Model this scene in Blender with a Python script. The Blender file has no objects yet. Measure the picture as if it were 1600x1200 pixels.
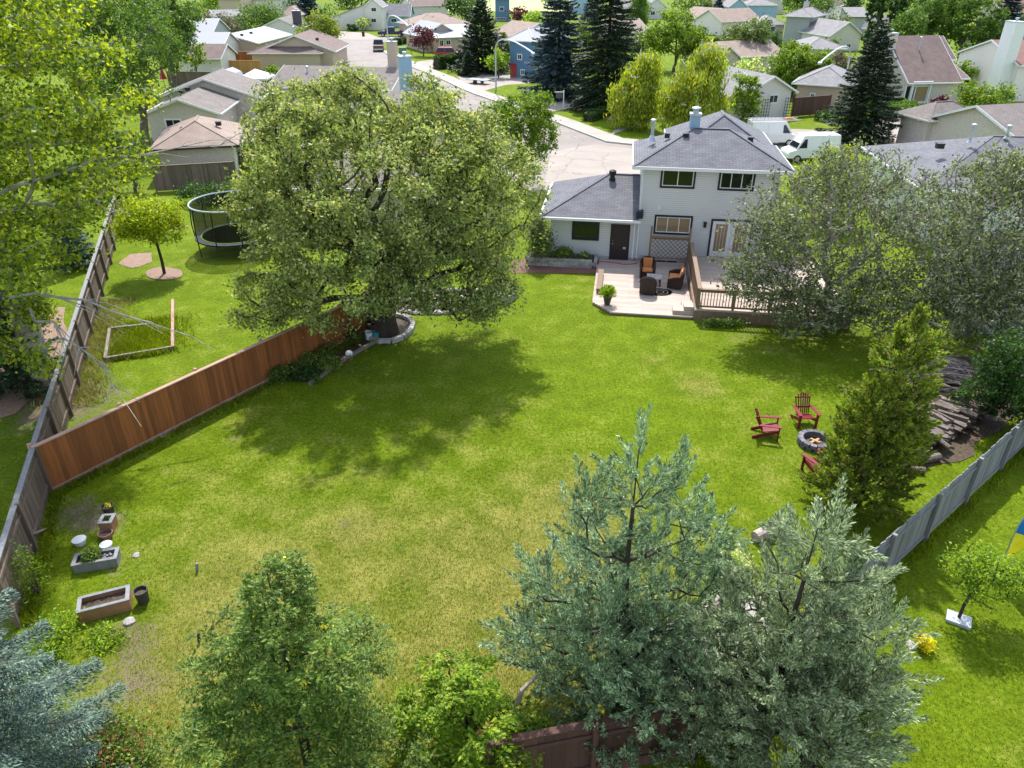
import bpy, math, random
import numpy as np
from mathutils import Vector, Matrix
R = math.radians
random.seed(7)
rng = np.random.default_rng(7)
# ------------------------------------------------------------------ camera, world, sun
H = 14.5; F = 1160.0; TH = R(29.75)
sc = bpy.context.scene
cd = bpy.data.cameras.new('camera'); cam = bpy.data.objects.new('camera', cd)
sc.collection.objects.link(cam); sc.camera = cam
cam.location = (0, 0, H); cam.rotation_euler = (R(90) - TH, 0, 0)
cd.sensor_width = 36; cd.lens = 36 * F / 1600; cd.clip_end = 2000; cd.clip_start = 0.1
SUN_AZ, SUN_EL = R(0), R(56)
w = bpy.data.worlds.new('World'); sc.world = w; w.use_nodes = True
sky = w.node_tree.nodes.new('ShaderNodeTexSky'); sky.sky_type = 'NISHITA'; sky.sun_disc = False
sky.sun_elevation = SUN_EL; sky.sun_rotation = SUN_AZ
bg = w.node_tree.nodes['Background']; bg.inputs[1].default_value = 0.15
hs_ = w.node_tree.nodes.new('ShaderNodeHueSaturation'); hs_.inputs['Saturation'].default_value = 0.62
w.node_tree.links.new(sky.outputs[0], hs_.inputs['Color']); w.node_tree.links.new(hs_.outputs[0], bg.inputs[0])
sd = bpy.data.lights.new('sun', 'SUN'); sd.energy = 2.65; sd.angle = R(1.0); sd.color = (1, 0.95, 0.87)
so = bpy.data.objects.new('sun', sd); sc.collection.objects.link(so)
sv = Vector((math.sin(SUN_AZ) * math.cos(SUN_EL), math.cos(SUN_AZ) * math.cos(SUN_EL), math.sin(SUN_EL)))
so.rotation_euler = sv.to_track_quat('Z', 'Y').to_euler(); so.location = (0, 60, 80)
sc.view_settings.view_transform = 'Standard'; sc.view_settings.look = 'None'
sc.view_settings.exposure = 1.24; sc.view_settings.gamma = 1
sc.cycles.max_bounces = 6; sc.cycles.diffuse_bounces = 3; sc.cycles.transmission_bounces = 4
sc.cycles.transparent_max_bounces = 8; sc.cycles.glossy_bounces = 2
sc.cycles.caustics_reflective = False; sc.cycles.caustics_refractive = False
# ------------------------------------------------------------------ surveying: where a sight line meets the ground or a wall
cT, sT = math.cos(TH), math.sin(TH)
def ray(px, py):
    u = (px - 800) / F; v = (600 - py) / F
    return np.array([u, cT + v * sT, -sT + v * cT])
def P(px, py, z=0.0):
    r = ray(px, py); t = (z - H) / r[2]
    return Vector((r[0] * t, r[1] * t, z))
def hgt(b, py):
    """height of a point straight above ground point b seen on picture row py"""
    v = (600 - py) / F; a = TH - math.atan(v)
    return H - b[1] * math.tan(a)
def dist(b, z=0):
    return b[1] * cT + (H - z) * sT
def onwall(px, py, O, rz, off=0.0):
    n = np.array([-math.sin(rz), math.cos(rz), 0]); ax = np.array([math.cos(rz), math.sin(rz), 0])
    o = np.array([O[0], O[1], 0]) + n * off; C = np.array([0, 0, H]); d = ray(px, py)
    t = ((o - C) @ n) / (d @ n); q = C + d * t
    return float((q - o) @ ax), float(q[2])
# ------------------------------------------------------------------ mesh building
col = sc.collection
class MB:
    def __init__(s): s.v = []; s.f = []; s.n = 0
    def add(s, vs, fs):
        s.v.extend([tuple(map(float, p)) for p in vs]); s.f.extend([tuple(i + s.n for i in f) for f in fs]); s.n = len(s.v); return s
    def box(s, x0, x1, y0, y1, z0, z1):
        return s.add([(x0,y0,z0),(x1,y0,z0),(x1,y1,z0),(x0,y1,z0),(x0,y0,z1),(x1,y0,z1),(x1,y1,z1),(x0,y1,z1)],
                     [(0,3,2,1),(4,5,6,7),(0,1,5,4),(1,2,6,5),(2,3,7,6),(3,0,4,7)])
    def bar(s, a, b, wd, ht, up=(0,0,1)):
        a, b = Vector(a), Vector(b); d = (b - a).normalized(); u = Vector(up)
        if abs(d.dot(u)) > .98: u = Vector((0, 1, 0))
        r = d.cross(u).normalized() * wd / 2; q = r.cross(d).normalized() * ht / 2
        vs = [a-r-q, a+r-q, a+r+q, a-r+q, b-r-q, b+r-q, b+r+q, b-r+q]
        return s.add(vs, [(0,1,2,3),(7,6,5,4),(0,4,5,1),(1,5,6,2),(2,6,7,3),(3,7,4,0)])
    def tube(s, pts, rad, n=6, cap=True):
        pts = [Vector(p) for p in pts]
        if not hasattr(rad, '__len__'): rad = [rad] * len(pts)
        vs = []; ref = None
        for i, p in enumerate(pts):
            d = (pts[min(i+1, len(pts)-1)] - pts[max(i-1, 0)])
            d = d.normalized() if d.length > 1e-9 else Vector((0,0,1))
            if ref is None: ref = d.orthogonal().normalized()
            ref = (ref - d * ref.dot(d)); ref = ref.normalized() if ref.length > 1e-6 else d.orthogonal().normalized()
            q = d.cross(ref)
            for k in range(n):
                a = 2 * math.pi * k / n
                vs.append(p + (ref * math.cos(a) + q * math.sin(a)) * rad[i])
        fs = [(i*n+k, i*n+(k+1) % n, (i+1)*n+(k+1) % n, (i+1)*n+k) for i in range(len(pts)-1) for k in range(n)]
        if cap: fs += [tuple(range(n))[::-1], tuple((len(pts)-1)*n + k for k in range(n))]
        return s.add(vs, fs)
    def lathe(s, prof, c=(0,0,0), n=20, sx=1, sy=1):
        vs = [(c[0]+r*math.cos(2*math.pi*k/n)*sx, c[1]+r*math.sin(2*math.pi*k/n)*sy, c[2]+z) for r, z in prof for k in range(n)]
        fs = [(i*n+k, i*n+(k+1) % n, (i+1)*n+(k+1) % n, (i+1)*n+k) for i in range(len(prof)-1) for k in range(n)]
        return s.add(vs, fs + [tuple(range(n))[::-1], tuple((len(prof)-1)*n+k for k in range(n))])
    def prism(s, pts, z0, z1):
        n = len(pts)
        return s.add([(p[0], p[1], z0) for p in pts] + [(p[0], p[1], z1) for p in pts],
                     [tuple(range(n))[::-1], tuple(range(n, 2*n))] + [(i, (i+1) % n, n+(i+1) % n, n+i) for i in range(n)])
    def xprism(s, pts, x0, x1):
        """profile in (y,z) swept along x"""
        n = len(pts)
        return s.add([(x0, p[0], p[1]) for p in pts] + [(x1, p[0], p[1]) for p in pts],
                     [tuple(range(n))[::-1], tuple(range(n, 2*n))] + [(i, (i+1) % n, n+(i+1) % n, n+i) for i in range(n)])
    def blob(s, c, r, rz=None, seed=0, rough=.15, n=8, m=6):
        rr = random.Random(seed); rz = rz or r; vs = []
        for i in range(m+1):
            t = math.pi * i / m
            for k in range(n):
                a = 2*math.pi*k/n; q = 1 + (rr.random()-.5)*2*rough
                vs.append((c[0]+r*q*math.sin(t)*math.cos(a), c[1]+r*q*math.sin(t)*math.sin(a), c[2]+rz*q*math.cos(t)))
        fs = [(i*n+k, (i+1)*n+k, (i+1)*n+(k+1) % n, i*n+(k+1) % n) for i in range(m) for k in range(n)]
        return s.add(vs, fs)
    def build(s, name, mat, parent=None, smooth=False, uv=False, bevel=0):
        me = bpy.data.meshes.new(name); me.from_pydata(s.v, [], s.f); me.validate(); me.update()
        o = bpy.data.objects.new(name, me); col.objects.link(o)
        if mat: me.materials.append(mat)
        if parent: o.parent = parent
        if smooth: me.polygons.foreach_set('use_smooth', [True]*len(me.polygons))
        if uv: do_uv(me)
        if bevel:
            b = o.modifiers.new('bevel', 'BEVEL'); b.width = bevel; b.segments = 2
        return o
def do_uv(me):
    l = me.uv_layers.new(name='UVMap')
    for p in me.polygons:
        n = p.normal
        if abs(n.z) > .985: t = Vector((1,0,0)); b = Vector((0,1,0))
        else:
            t = Vector((0,0,1)).cross(n).normalized(); b = n.cross(t)
        for li in p.loop_indices:
            c = me.vertices[me.loops[li].vertex_index].co
            l.data[li].uv = (c.dot(t) + (.37 if abs(n.x) > abs(n.y) else 0), c.dot(b))
def fast_mesh(name, V, nper, mat, parent=None):
    """V (N*nper,3): N separate faces of nper corners"""
    me = bpy.data.meshes.new(name); nv = len(V); nf = nv // nper
    me.vertices.add(nv); me.vertices.foreach_set('co', np.ascontiguousarray(V, dtype=np.float32).ravel())
    me.loops.add(nv); me.loops.foreach_set('vertex_index', np.arange(nv, dtype=np.int32))
    me.polygons.add(nf); me.polygons.foreach_set('loop_start', np.arange(0, nv, nper, dtype=np.int32))
    me.polygons.foreach_set('loop_total', np.full(nf, nper, dtype=np.int32))
    me.update(calc_edges=True); me.materials.append(mat)
    o = bpy.data.objects.new(name, me); col.objects.link(o)
    if parent: o.parent = parent
    return o
def tag(o, label=None, cat=None, group=None, kind=None):
    if label: o['label'] = label
    if cat: o['category'] = cat
    if group: o['group'] = group
    if kind: o['kind'] = kind
    return o
def thing(name, label, cat, loc=(0,0,0), rz=0, group=None):
    o = bpy.data.objects.new(name, None); col.objects.link(o); o.location = loc; o.rotation_euler = (0,0,rz)
    o.empty_display_size = .2
    return tag(o, label, cat, group)
def dup(root, loc, rz, label, group=None, scale=1):
    def cp(o, parent):
        c = o.copy(); col.objects.link(c); c.parent = parent
        for ch in [x for x in o.children]: cp(ch, c)
        return c
    c = cp(root, None); c.location = loc; c.rotation_euler = (0,0,rz); c.scale = (scale,)*3
    tag(c, label, None, group); return c
# ------------------------------------------------------------------ materials
def nodes(name):
    m = bpy.data.materials.new(name); m.use_nodes = True; nt = m.node_tree
    return m, nt, nt.nodes, nt.links, nt.nodes['Principled BSDF']
def mixc(nt, fac, a, b, mode='MIX'):
    n = nt.nodes.new('ShaderNodeMix'); n.data_type = 'RGBA'; n.blend_type = mode
    for sock, val in ((n.inputs[0], fac), (n.inputs[6], a), (n.inputs[7], b)):
        if hasattr(val, 'links'): nt.links.new(val, sock)
        elif hasattr(val, '__len__'): sock.default_value = (*val[:3], 1)
        else: sock.default_value = val
    return n.outputs[2]
def noise(nt, scale, detail=4, vec=None, rough=.55):
    n = nt.nodes.new('ShaderNodeTexNoise'); n.inputs['Scale'].default_value = scale; n.inputs['Detail'].default_value = detail
    n.inputs['Roughness'].default_value = rough
    if vec is not None: nt.links.new(vec, n.inputs['Vector'])
    return n.outputs['Fac']
def ramp(nt, fac, stops, interp='LINEAR'):
    r = nt.nodes.new('ShaderNodeValToRGB'); r.color_ramp.interpolation = interp
    e = r.color_ramp.elements
    while len(e) < len(stops): e.new(.5)
    for k, (p, c) in enumerate(stops):
        e[k].position = p; e[k].color = (*c[:3], 1) if hasattr(c, '__len__') else (c, c, c, 1)
    nt.links.new(fac, r.inputs[0]); return r.outputs[0]
def coord(nt, which='Object'):
    return nt.nodes.new('ShaderNodeTexCoord').outputs[which]
def bump(nt, p, hsock, strength=.3, d=.02):
    b = nt.nodes.new('ShaderNodeBump'); b.inputs['Strength'].default_value = strength; b.inputs['Distance'].default_value = d
    nt.links.new(hsock, b.inputs['Height']); nt.links.new(b.outputs[0], p.inputs['Normal'])
def dk(c, k): return tuple(x * k for x in c)
def M(name, c, rough=.75, var=.25, scale=4, bmp=0, metal=0, spec=.3, isl=0):
    m, nt, N, L, p = nodes(name)
    p.inputs['Roughness'].default_value = rough; p.inputs['Metallic'].default_value = metal
    p.inputs['Specular IOR Level'].default_value = spec
    v = coord(nt); f = noise(nt, scale, 6, v)
    o = mixc(nt, ramp(nt, f, [(.3, 0), (.7, 1)]), dk(c, 1 - var), dk(c, 1 + var))
    if isl:
        g = N.new('ShaderNodeNewGeometry')
        o = mixc(nt, 1.0, o, ramp(nt, g.outputs['Random Per Island'], [(0, 1 - isl), (1, 1 + isl)]), 'MULTIPLY')
    L.new(o, p.inputs['Base Color'])
    if bmp: bump(nt, p, noise(nt, scale * 8, 4, v), bmp)
    return m
LEAFK = 1.45
def leafM(name, cols, tr=.4, trc=None, rough=.5, clump=1.2):
    """cols: darker to lighter leaf colours, spread leaf by leaf"""
    m, nt, N, L, p = nodes(name)
    g = N.new('ShaderNodeNewGeometry')
    cols = [tuple(min(.85, x * LEAFK) for x in q) for q in cols]
    k = len(cols); c = ramp(nt, g.outputs['Random Per Island'], [((i + .5) / k, x) for i, x in enumerate(cols)])
    f = noise(nt, clump, 2, coord(nt)); c = mixc(nt, 1.0, c, ramp(nt, f, [(.3, .72), (.7, 1.3)]), 'MULTIPLY')
    L.new(c, p.inputs['Base Color']); p.inputs['Roughness'].default_value = rough
    p.inputs['Specular IOR Level'].default_value = .25
    t = N.new('ShaderNodeBsdfTranslucent')
    L.new(mixc(nt, 1.0, c, trc or (1.5, 1.6, .5), 'MULTIPLY'), t.inputs[0])
    x = N.new('ShaderNodeMixShader'); x.inputs[0].default_value = tr
    L.new(p.outputs[0], x.inputs[1]); L.new(t.outputs[0], x.inputs[2])
    L.new(x.outputs[0], N['Material Output'].inputs[0]); return m
def siding(name, c, pitch=.11, strength=.6):
    m, nt, N, L, p = nodes(name); uv = coord(nt, 'UV')
    s = N.new('ShaderNodeSeparateXYZ'); L.new(uv, s.inputs[0])
    d = N.new('ShaderNodeMath'); d.operation = 'DIVIDE'; L.new(s.outputs[1], d.inputs[0]); d.inputs[1].default_value = pitch
    fr = N.new('ShaderNodeMath'); fr.operation = 'FRACT'; L.new(d.outputs[0], fr.inputs[0])
    f = noise(nt, .8, 5, coord(nt)); c0 = mixc(nt, f, dk(c, .93), dk(c, 1.07))
    c1 = mixc(nt, ramp(nt, fr.outputs[0], [(.82, 1), (.94, .62)]), (0, 0, 0), c0, 'MIX')
    L.new(c1, p.inputs['Base Color']); p.inputs['Roughness'].default_value = .5
    bump(nt, p, fr.outputs[0], strength, .02); return m
def shingle(name, c, c2, rowh=.15, wd=.33):
    m, nt, N, L, p = nodes(name); uv = coord(nt, 'UV')
    b = N.new('ShaderNodeTexBrick'); L.new(uv, b.inputs['Vector']); b.inputs['Scale'].default_value = 1
    b.inputs['Brick Width'].default_value = wd; b.inputs['Row Height'].default_value = rowh
    b.inputs['Mortar Size'].default_value = .012; b.inputs['Mortar Smooth'].default_value = .6; b.inputs['Bias'].default_value = 0
    b.inputs['Color1'].default_value = (*c, 1); b.inputs['Color2'].default_value = (*c2, 1)
    b.inputs['Mortar'].default_value = (*dk(c, .45), 1)
    f = noise(nt, 1.1, 6, coord(nt)); f2 = noise(nt, 60, 2, coord(nt))
    o = mixc(nt, 1.0, b.outputs[0], ramp(nt, f, [(.3, .82), (.7, 1.15)]), 'MULTIPLY')
    o = mixc(nt, 1.0, o, ramp(nt, f2, [(.3, .8), (.7, 1.2)]), 'MULTIPLY')
    L.new(o, p.inputs['Base Color']); p.inputs['Roughness'].default_value = .85
    bump(nt, p, b.outputs[1], -.4, .01); return m
def glassM(name, tint=(.02, .03, .03), rough=.06):
    m, nt, N, L, p = nodes(name); p.inputs['Base Color'].default_value = (*tint, 1)
    p.inputs['Roughness'].default_value = rough; p.inputs['Specular IOR Level'].default_value = .45
    f = noise(nt, .9, 2, coord(nt)); bump(nt, p, f, .08, .05); return m
def groundM():
    m, nt, N, L, p = nodes('grass_ground'); v = coord(nt)
    s = N.new('ShaderNodeSeparateXYZ'); L.new(v, s.inputs[0])
    big = noise(nt, .16, 5, v); mid = noise(nt, .9, 6, v, .65); fine = noise(nt, 9, 5, v, .7); tiny = noise(nt, 45, 3, v, .8)
    green = mixc(nt, ramp(nt, fine, [(.35, 0), (.65, 1)]), (.080, .137, .004), (.180, .258, .007))
    dry = mixc(nt, ramp(nt, fine, [(.35, 0), (.65, 1)]), (.165, .190, .022), (.30, .265, .078))
    soil = mixc(nt, fine, (.13, .10, .07), (.24, .19, .15))
    # drier turf towards the near middle of the yard
    def dome(cx, cy, r, e=1.0):
        a = N.new('ShaderNodeVectorMath'); a.operation = 'DISTANCE'; cmb = N.new('ShaderNodeCombineXYZ')
        L.new(s.outputs[0], cmb.inputs[0]); L.new(s.outputs[1], cmb.inputs[1])
        a.inputs[1].default_value = (cx, cy, 0); L.new(cmb.outputs[0], a.inputs[0])
        q = N.new('ShaderNodeMapRange'); q.inputs[1].default_value = 0; q.inputs[2].default_value = r
        q.inputs[3].default_value = e; q.inputs[4].default_value = 0; q.interpolation_type = 'SMOOTHSTEP'
        L.new(a.outputs['Value'], q.inputs[0]); return q.outputs[0]
    def mth(op, a, b):
        n = N.new('ShaderNodeMath'); n.operation = op; n.use_clamp = False
        for k, x in enumerate((a, b)):
            if hasattr(x, 'links'): L.new(x, n.inputs[k])
            else: n.inputs[k].default_value = x
        return n.outputs[0]
    d = dome(-2.5, 12.5, 13, .80)
    for a in ((1.5, 15, 6, .5), (7.4, 25.2, 1.6, .75), (6.0, 27.5, 1.2, .35), (-4.6, 16.8, 1.3, .55), (-7, 13, 4, .5), (2.5, 19, 3, .35), (-8, 10, 4, .4)): d = mth('ADD', d, dome(*a))
    d = mth('ADD', mth('MULTIPLY', d, .95), mth('MULTIPLY', mth('SUBTRACT', mid, .5), 2.4))
    d = mth('ADD', d, mth('MULTIPLY', mth('SUBTRACT', fine, .5), 1.0))
    d = mth('ADD', d, mth('MULTIPLY', mth('SUBTRACT', big, .5), 1.6))
    c = mixc(nt, ramp(nt, d, [(.1, 0), (1.05, 1)]), green, dry)
    e = dome(-12.2, 17, 2.0, .5)
    for a in ((-9.5, 13, 1.6, .5), (-8.6, 11.5, 2.2, .5), (-10.8, 15.2, 1.2, .35), (-4.9, 17.0, .6, .55), (-8.5, 19.5, 1.0, .3), (2.6, 12.2, 2.2, .6), (11, 30, 5, .35), (-17, 24, 4, .8), (-13.2, 14, 2, .6), (-13.3, 17.6, 1.6, .5), (-9.6, 21.8, 1.0, .4), (-11.6, 19.8, .9, .4), (4.9, 14.6, .5, .5), (5.3, 15.8, .35, .55), (-6.4, 26.5, 2.2, .4)): e = mth('ADD', e, dome(*a))
    e = mth('ADD', e, mth('MULTIPLY', mth('SUBTRACT', fine, .5), 1.6))
    e = mth('ADD', e, mth('MULTIPLY', mth('SUBTRACT', mid, .5), 1.2))
    c = mixc(nt, ramp(nt, e, [(.38, 0), (.72, 1)]), c, soil)
    c = mixc(nt, 1.0, c, ramp(nt, tiny, [(.3, .6), (.7, 1.35)]), 'MULTIPLY')
    mid2 = noise(nt, 2.6, 4, v, .6); c = mixc(nt, ramp(nt, mid2, [(.58, 0), (.72, .55)]), c, (.06, .13, .008)); c = mixc(nt, 1.0, c, ramp(nt, mid, [(.3, .74), (.7, 1.2)]), 'MULTIPLY')
    L.new(c, p.inputs['Base Color']); p.inputs['Roughness'].default_value = .9; p.inputs['Specular IOR Level'].default_value = .1
    bump(nt, p, tiny, .9, .03); return m
def paveM(name, c, c2, joint=None, crack=True):
    m, nt, N, L, p = nodes(name); v = coord(nt)
    a = noise(nt, .35, 5, v); b = noise(nt, 30, 3, v)
    o = mixc(nt, ramp(nt, a, [(.3, 0), (.7, 1)]), c, c2)
    o = mixc(nt, 1.0, o, ramp(nt, b, [(.3, .85), (.7, 1.12)]), 'MULTIPLY')
    if crack:
        vo = N.new('ShaderNodeTexVoronoi'); vo.feature = 'DISTANCE_TO_EDGE'; vo.inputs['Scale'].default_value = .22
        nn = N.new('ShaderNodeTexNoise'); nn.inputs['Scale'].default_value = .6; L.new(v, nn.inputs['Vector'])
        ad = N.new('ShaderNodeVectorMath'); L.new(v, ad.inputs[0]); L.new(nn.outputs['Color'], ad.inputs[1]); L.new(ad.outputs[0], vo.inputs['Vector'])
        o = mixc(nt, 1.0, o, ramp(nt, vo.outputs['Distance'], [(.0, .6), (.012, 1)]), 'MULTIPLY')
    L.new(o, p.inputs['Base Color']); p.inputs['Roughness'].default_value = .9; return m
def woodM(name, c, isl=.3, grain=.25, dirx=(12, 12, 1.2)):
    m, nt, N, L, p = nodes(name); g = N.new('ShaderNodeNewGeometry')
    mp = N.new('ShaderNodeMapping'); mp.inputs['Scale'].default_value = dirx; L.new(coord(nt), mp.inputs[0])
    f = noise(nt, 1, 5, mp.outputs[0]); o = mixc(nt, f, dk(c, 1 - grain * 1.6), dk(c, 1 + grain * 1.6))
    o = mixc(nt, 1.0, o, ramp(nt, g.outputs['Random Per Island'], [(0, 1 - isl), (.5, 1), (1, 1 + isl)]), 'MULTIPLY')
    L.new(o, p.inputs['Base Color']); p.inputs['Roughness'].default_value = .8; bump(nt, p, f, .3); return m
G = (.075, .17, .012)
mt = {}
mt['ground'] = groundM()
mt['road'] = paveM('asphalt', (.235, .205, .19), (.31, .275, .25))
mt['conc'] = paveM('concrete', (.34, .31, .28), (.42, .385, .345))
mt['drive'] = paveM('driveway_concrete', (.30, .262, .23), (.37, .325, .285))
mt['curb'] = M('curb', (.45, .43, .40), var=.12)
mt['soil'] = M('soil', (.09, .065, .045), var=.45, scale=9, bmp=.8)
mt['mulch'] = M('mulch', (.30, .20, .15), var=.5, scale=25, bmp=.9)
mt['gravel'] = M('pale_gravel', (.42, .39, .37), var=.35, scale=22, bmp=.7)
mt['brickpath'] = shingle('brick_path', (.36, .16, .13), (.30, .13, .10), .1, .2)
mt['white'] = M('white_paint', (.75, .76, .77), .5, .05, 3)
mt['cream_sid'] = siding('pale_siding', (.66, .68, .705))
mt['white_sid'] = siding('white_siding', (.74, .70, .68))
mt['grey_sid'] = siding('grey_siding', (.36, .38, .40))
mt['pinkgrey_sid'] = siding('warm_grey_siding', (.46, .42, .42))
mt['blue_sid'] = siding('blue_siding', (.10, .22, .38))
mt['sky_sid'] = siding('light_blue_siding', (.30, .46, .60))
mt['stucco'] = M('stucco', (.56, .50, .45), .9, .14, 6, bmp=.6)
mt['stucco_w'] = M('white_stucco', (.78, .71, .69), .9, .08, 6, bmp=.5)
mt['beige_w'] = M('beige_wall', (.52, .42, .33), .9, .08, 6)
mt['found'] = M('foundation', (.42, .43, .44), .9, .12, 5)
mt['blacktrim'] = M('black_trim', (.018, .022, .035), .5, .1)
mt['black'] = M('black_metal', (.02, .02, .022), .45, .1)
mt['darkdoor'] = M('dark_door', (.030, .024, .024), .4, .1)
mt['gray_m'] = M('galvanised_metal', (.45, .50, .56), .35, .12, metal=.5)
mt['pole'] = M('lamp_pole', (.50, .54, .60), .35, .06, metal=.3)
mt['glass'] = glassM('window_glass', (.014, .024, .012))
mt['glass_d'] = glassM('dark_glass', (.012, .016, .022))
mt['glass_b'] = glassM('blind_glass', (.28, .20, .12), .15)
mt['car_glass'] = glassM('car_glass', (.01, .013, .02))
mt['roof_g'] = shingle('grey_shingle', (0.117, 0.121, 0.144), (0.160, 0.160, 0.183))
mt['roof_lg'] = shingle('light_grey_shingle', (0.231, 0.224, 0.231), (0.272, 0.265, 0.272))
mt['roof_tan'] = shingle('tan_shingle', (0.317, 0.238, 0.194), (0.288, 0.216, 0.180))
mt['roof_br'] = shingle('brown_shingle', (0.158, 0.108, 0.101), (0.194, 0.137, 0.126))
mt['roof_bg'] = shingle('greybrown_shingle', (0.165, 0.139, 0.132), (0.205, 0.178, 0.165))
mt['roof_red'] = shingle('reddish_shingle', (0.225, 0.112, 0.098), (0.195, 0.098, 0.083))
mt['roof_w'] = M('pale_metal_roof', (.33, .34, .36), .5, .06)
mt['fence_br'] = woodM('stained_cedar', (.26, .085, .022), .28, .22)
mt['fence_cap'] = woodM('fence_cap_wood', (.42, .26, .20), .1, .15, (3, 3, 12))
mt['fence_grey'] = woodM('weathered_boards', (.20, .205, .215), .25, .28)
mt['fence_old'] = woodM('old_brown_boards', (.15, .11, .085), .3, .3)
mt['fence_dk'] = woodM('dark_brown_boards', (.085, .038, .028), .25, .2)
mt['fence_gold'] = woodM('golden_boards', (.52, .27, .09), .15, .15)
mt['deck'] = woodM('deck_boards', (.46, .37, .32), .14, .2, (1.2, 12, 12))
mt['rail'] = woodM('railing_wood', (.215, .145, .10), .12, .2)
mt['timber'] = woodM('timber_edging', (.22, .19, .16), .2, .25, (3, 3, 3))
mt['timber_new'] = woodM('planter_timber', (.34, .17, .085), .2, .25, (3, 3, 3))
mt['wicker'] = M('dark_wicker', (.035, .022, .018), .5, .5, 30, bmp=.9)
mt['cushion'] = M('rust_cushion', (.48, .19, .065), .9, .12, 5)
mt['adiron'] = M('burgundy_plastic', (.20, .018, .030), .45, .12, 4)
mt['stone'] = M('garden_stone', (.33, .31, .31), .9, .3, 6, bmp=.6, isl=.35)
mt['block'] = M('wall_block', (.36, .35, .34), .9, .2, 8, bmp=.6, isl=.2)
mt['firepit'] = M('fire_pit_block', (.16, .15, .17), .9, .3, 8, bmp=.5, isl=.25)
mt['terrac'] = M('clay_pot', (.26, .14, .10), .8, .2)
mt['pot_d'] = M('dark_pot', (.06, .055, .05), .6, .25)
mt['plas_w'] = M('white_plastic', (.72, .74, .76), .4, .05)
mt['teal'] = M('teal_plastic', (.03, .30, .33), .4, .1)
mt['green_p'] = M('green_steel', (.035, .09, .07), .5, .3)
mt['grn_box'] = M('utility_green', (.14, .25, .20), .5, .1)
mt['red'] = M('red_paint', (.35, .02, .03), .3, .1, spec=.6)
mt['navy'] = M('navy_paint', (.02, .022, .05), .25, .1, spec=.6)
mt['brownc'] = M('charcoal_paint', (.07, .06, .06), .3, .1, spec=.6)
mt['silver'] = M('silver_paint', (.50, .52, .55), .3, .05, metal=.4)
mt['whitecar'] = M('white_vehicle_paint', (.78, .78, .78), .3, .04, spec=.5)
mt['tyre'] = M('rubber', (.02, .02, .02), .8, .2)
mt['rim'] = M('rim_metal', (.5, .5, .52), .3, .1, metal=.8)
mt['lampred'] = M('tail_lamp_red', (.5, .01, .01), .2, .1)
mt['lampw'] = M('headlamp', (.8, .8, .8), .15, .05)
mt['mat_t'] = M('trampoline_mat', (.13, .12, .14), .6, .2)
mt['pad'] = M('safety_pad', (.14, .15, .18), .5, .15)
mt['lime'] = M('lime_edge', (.30, .60, .05), .5, .1)
mt['fblue'] = M('flag_blue', (.01, .17, .52), .6, .08)
mt['fyel'] = M('flag_yellow', (.85, .72, .02), .6, .08)
mt['bark'] = M('bark', (.13, .105, .09), .9, .4, 5, bmp=.9)
mt['bark_dk'] = M('dark_bark', (.055, .042, .035), .9, .4, 5, bmp=.9)
mt['bark_pale'] = M('pale_bark', (.34, .31, .28), .9, .35, 5, bmp=.6)
mt['bark_pur'] = M('greyish_twigs', (.27, .22, .235), .9, .3, 5, bmp=.5)
mt['bark_birch'] = M('birch_bark', (.62, .60, .58), .8, .25, 6)
mt['deadwood'] = M('dead_wood', (.40, .33, .29), .9, .35, 8, bmp=.5, isl=.35)
mt['log'] = M('log_bark', (.17, .14, .12), .9, .4, 9, bmp=.8, isl=.35)
mt['cut'] = M('cut_wood', (.50, .30, .14), .8, .25, 9, isl=.2)
# leaves
lf = {}
lf['silver'] = leafM('leaf_olive', [(.075, .11, .030), (.13, .175, .055), (.19, .245, .075), (.26, .305, .10), (.34, .345, .15)], .38, (1.4, 1.35, .6), clump=.9)
lf['poplar'] = leafM('leaf_poplar', [(.04, .08, .014), (.08, .13, .018), (.14, .20, .022), (.21, .27, .024), (.28,.32,.03)], .45, (1.6, 1.5, .4))
lf['yellow'] = leafM('leaf_yellow', [(.10, .17, .01), (.22, .29, .012), (.38, .39, .015)], .42, (1.2, 1.2, .4))
lf['grey'] = leafM('leaf_greygreen', [(.045, .062, .028), (.085, .112, .050), (.145, .172, .075), (.23, .255, .10)], .35, (1.2, 1.3, .8))
lf['cedar'] = leafM('leaf_cedar', [(.07, .115, .014), (.13, .19, .02), (.22, .28, .03), (.16, .12, .06)], .35)
lf['juniper'] = leafM('needle_juniper', [(.075, .10, .050), (.13, .20, .115), (.215, .305, .17), (.32, .40, .23)], .2, (1.1, 1.2, 1), clump=1.6)
lf['juniper2'] = leafM('needle_juniper_grey', [(.09, .10, .050), (.155, .21, .115), (.26, .325, .18), (.37, .42, .25)], .2, (1.1, 1.2, 1), clump=1.6)
lf['bspruce'] = leafM('needle_blue', [(.035, .065, .045), (.06, .10, .075), (.10, .15, .12), (.14, .20, .155)], .12, (1, 1, 1), clump=1.5)
lf['spruce'] = leafM('needle_spruce', [(.014, .030, .016), (.026, .050, .025), (.045, .072, .03)], .1, (1, 1, 1))
lf['spruceb'] = leafM('needle_spruce_blue', [(.020, .042, .045), (.036, .068, .072), (.06, .10, .10)], .1, (1, 1, 1))
lf['fern'] = leafM('leaf_ferny', [(.04, .085, .018), (.075, .135, .028), (.125, .19, .038), (.20, .24, .045)], .35)
lf['lime'] = leafM('leaf_limegreen', [(.07, .14, .015), (.15, .23, .020), (.25, .31, .025)], .4)
lf['green'] = leafM('leaf_green', [(.035, .075, .014), (.065, .12, .020), (.11, .17, .028)], .35)
lf['bright'] = leafM('leaf_bright', [(.045, .09, .010), (.09, .15, .014), (.18, .235, .018)], .35)
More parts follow.
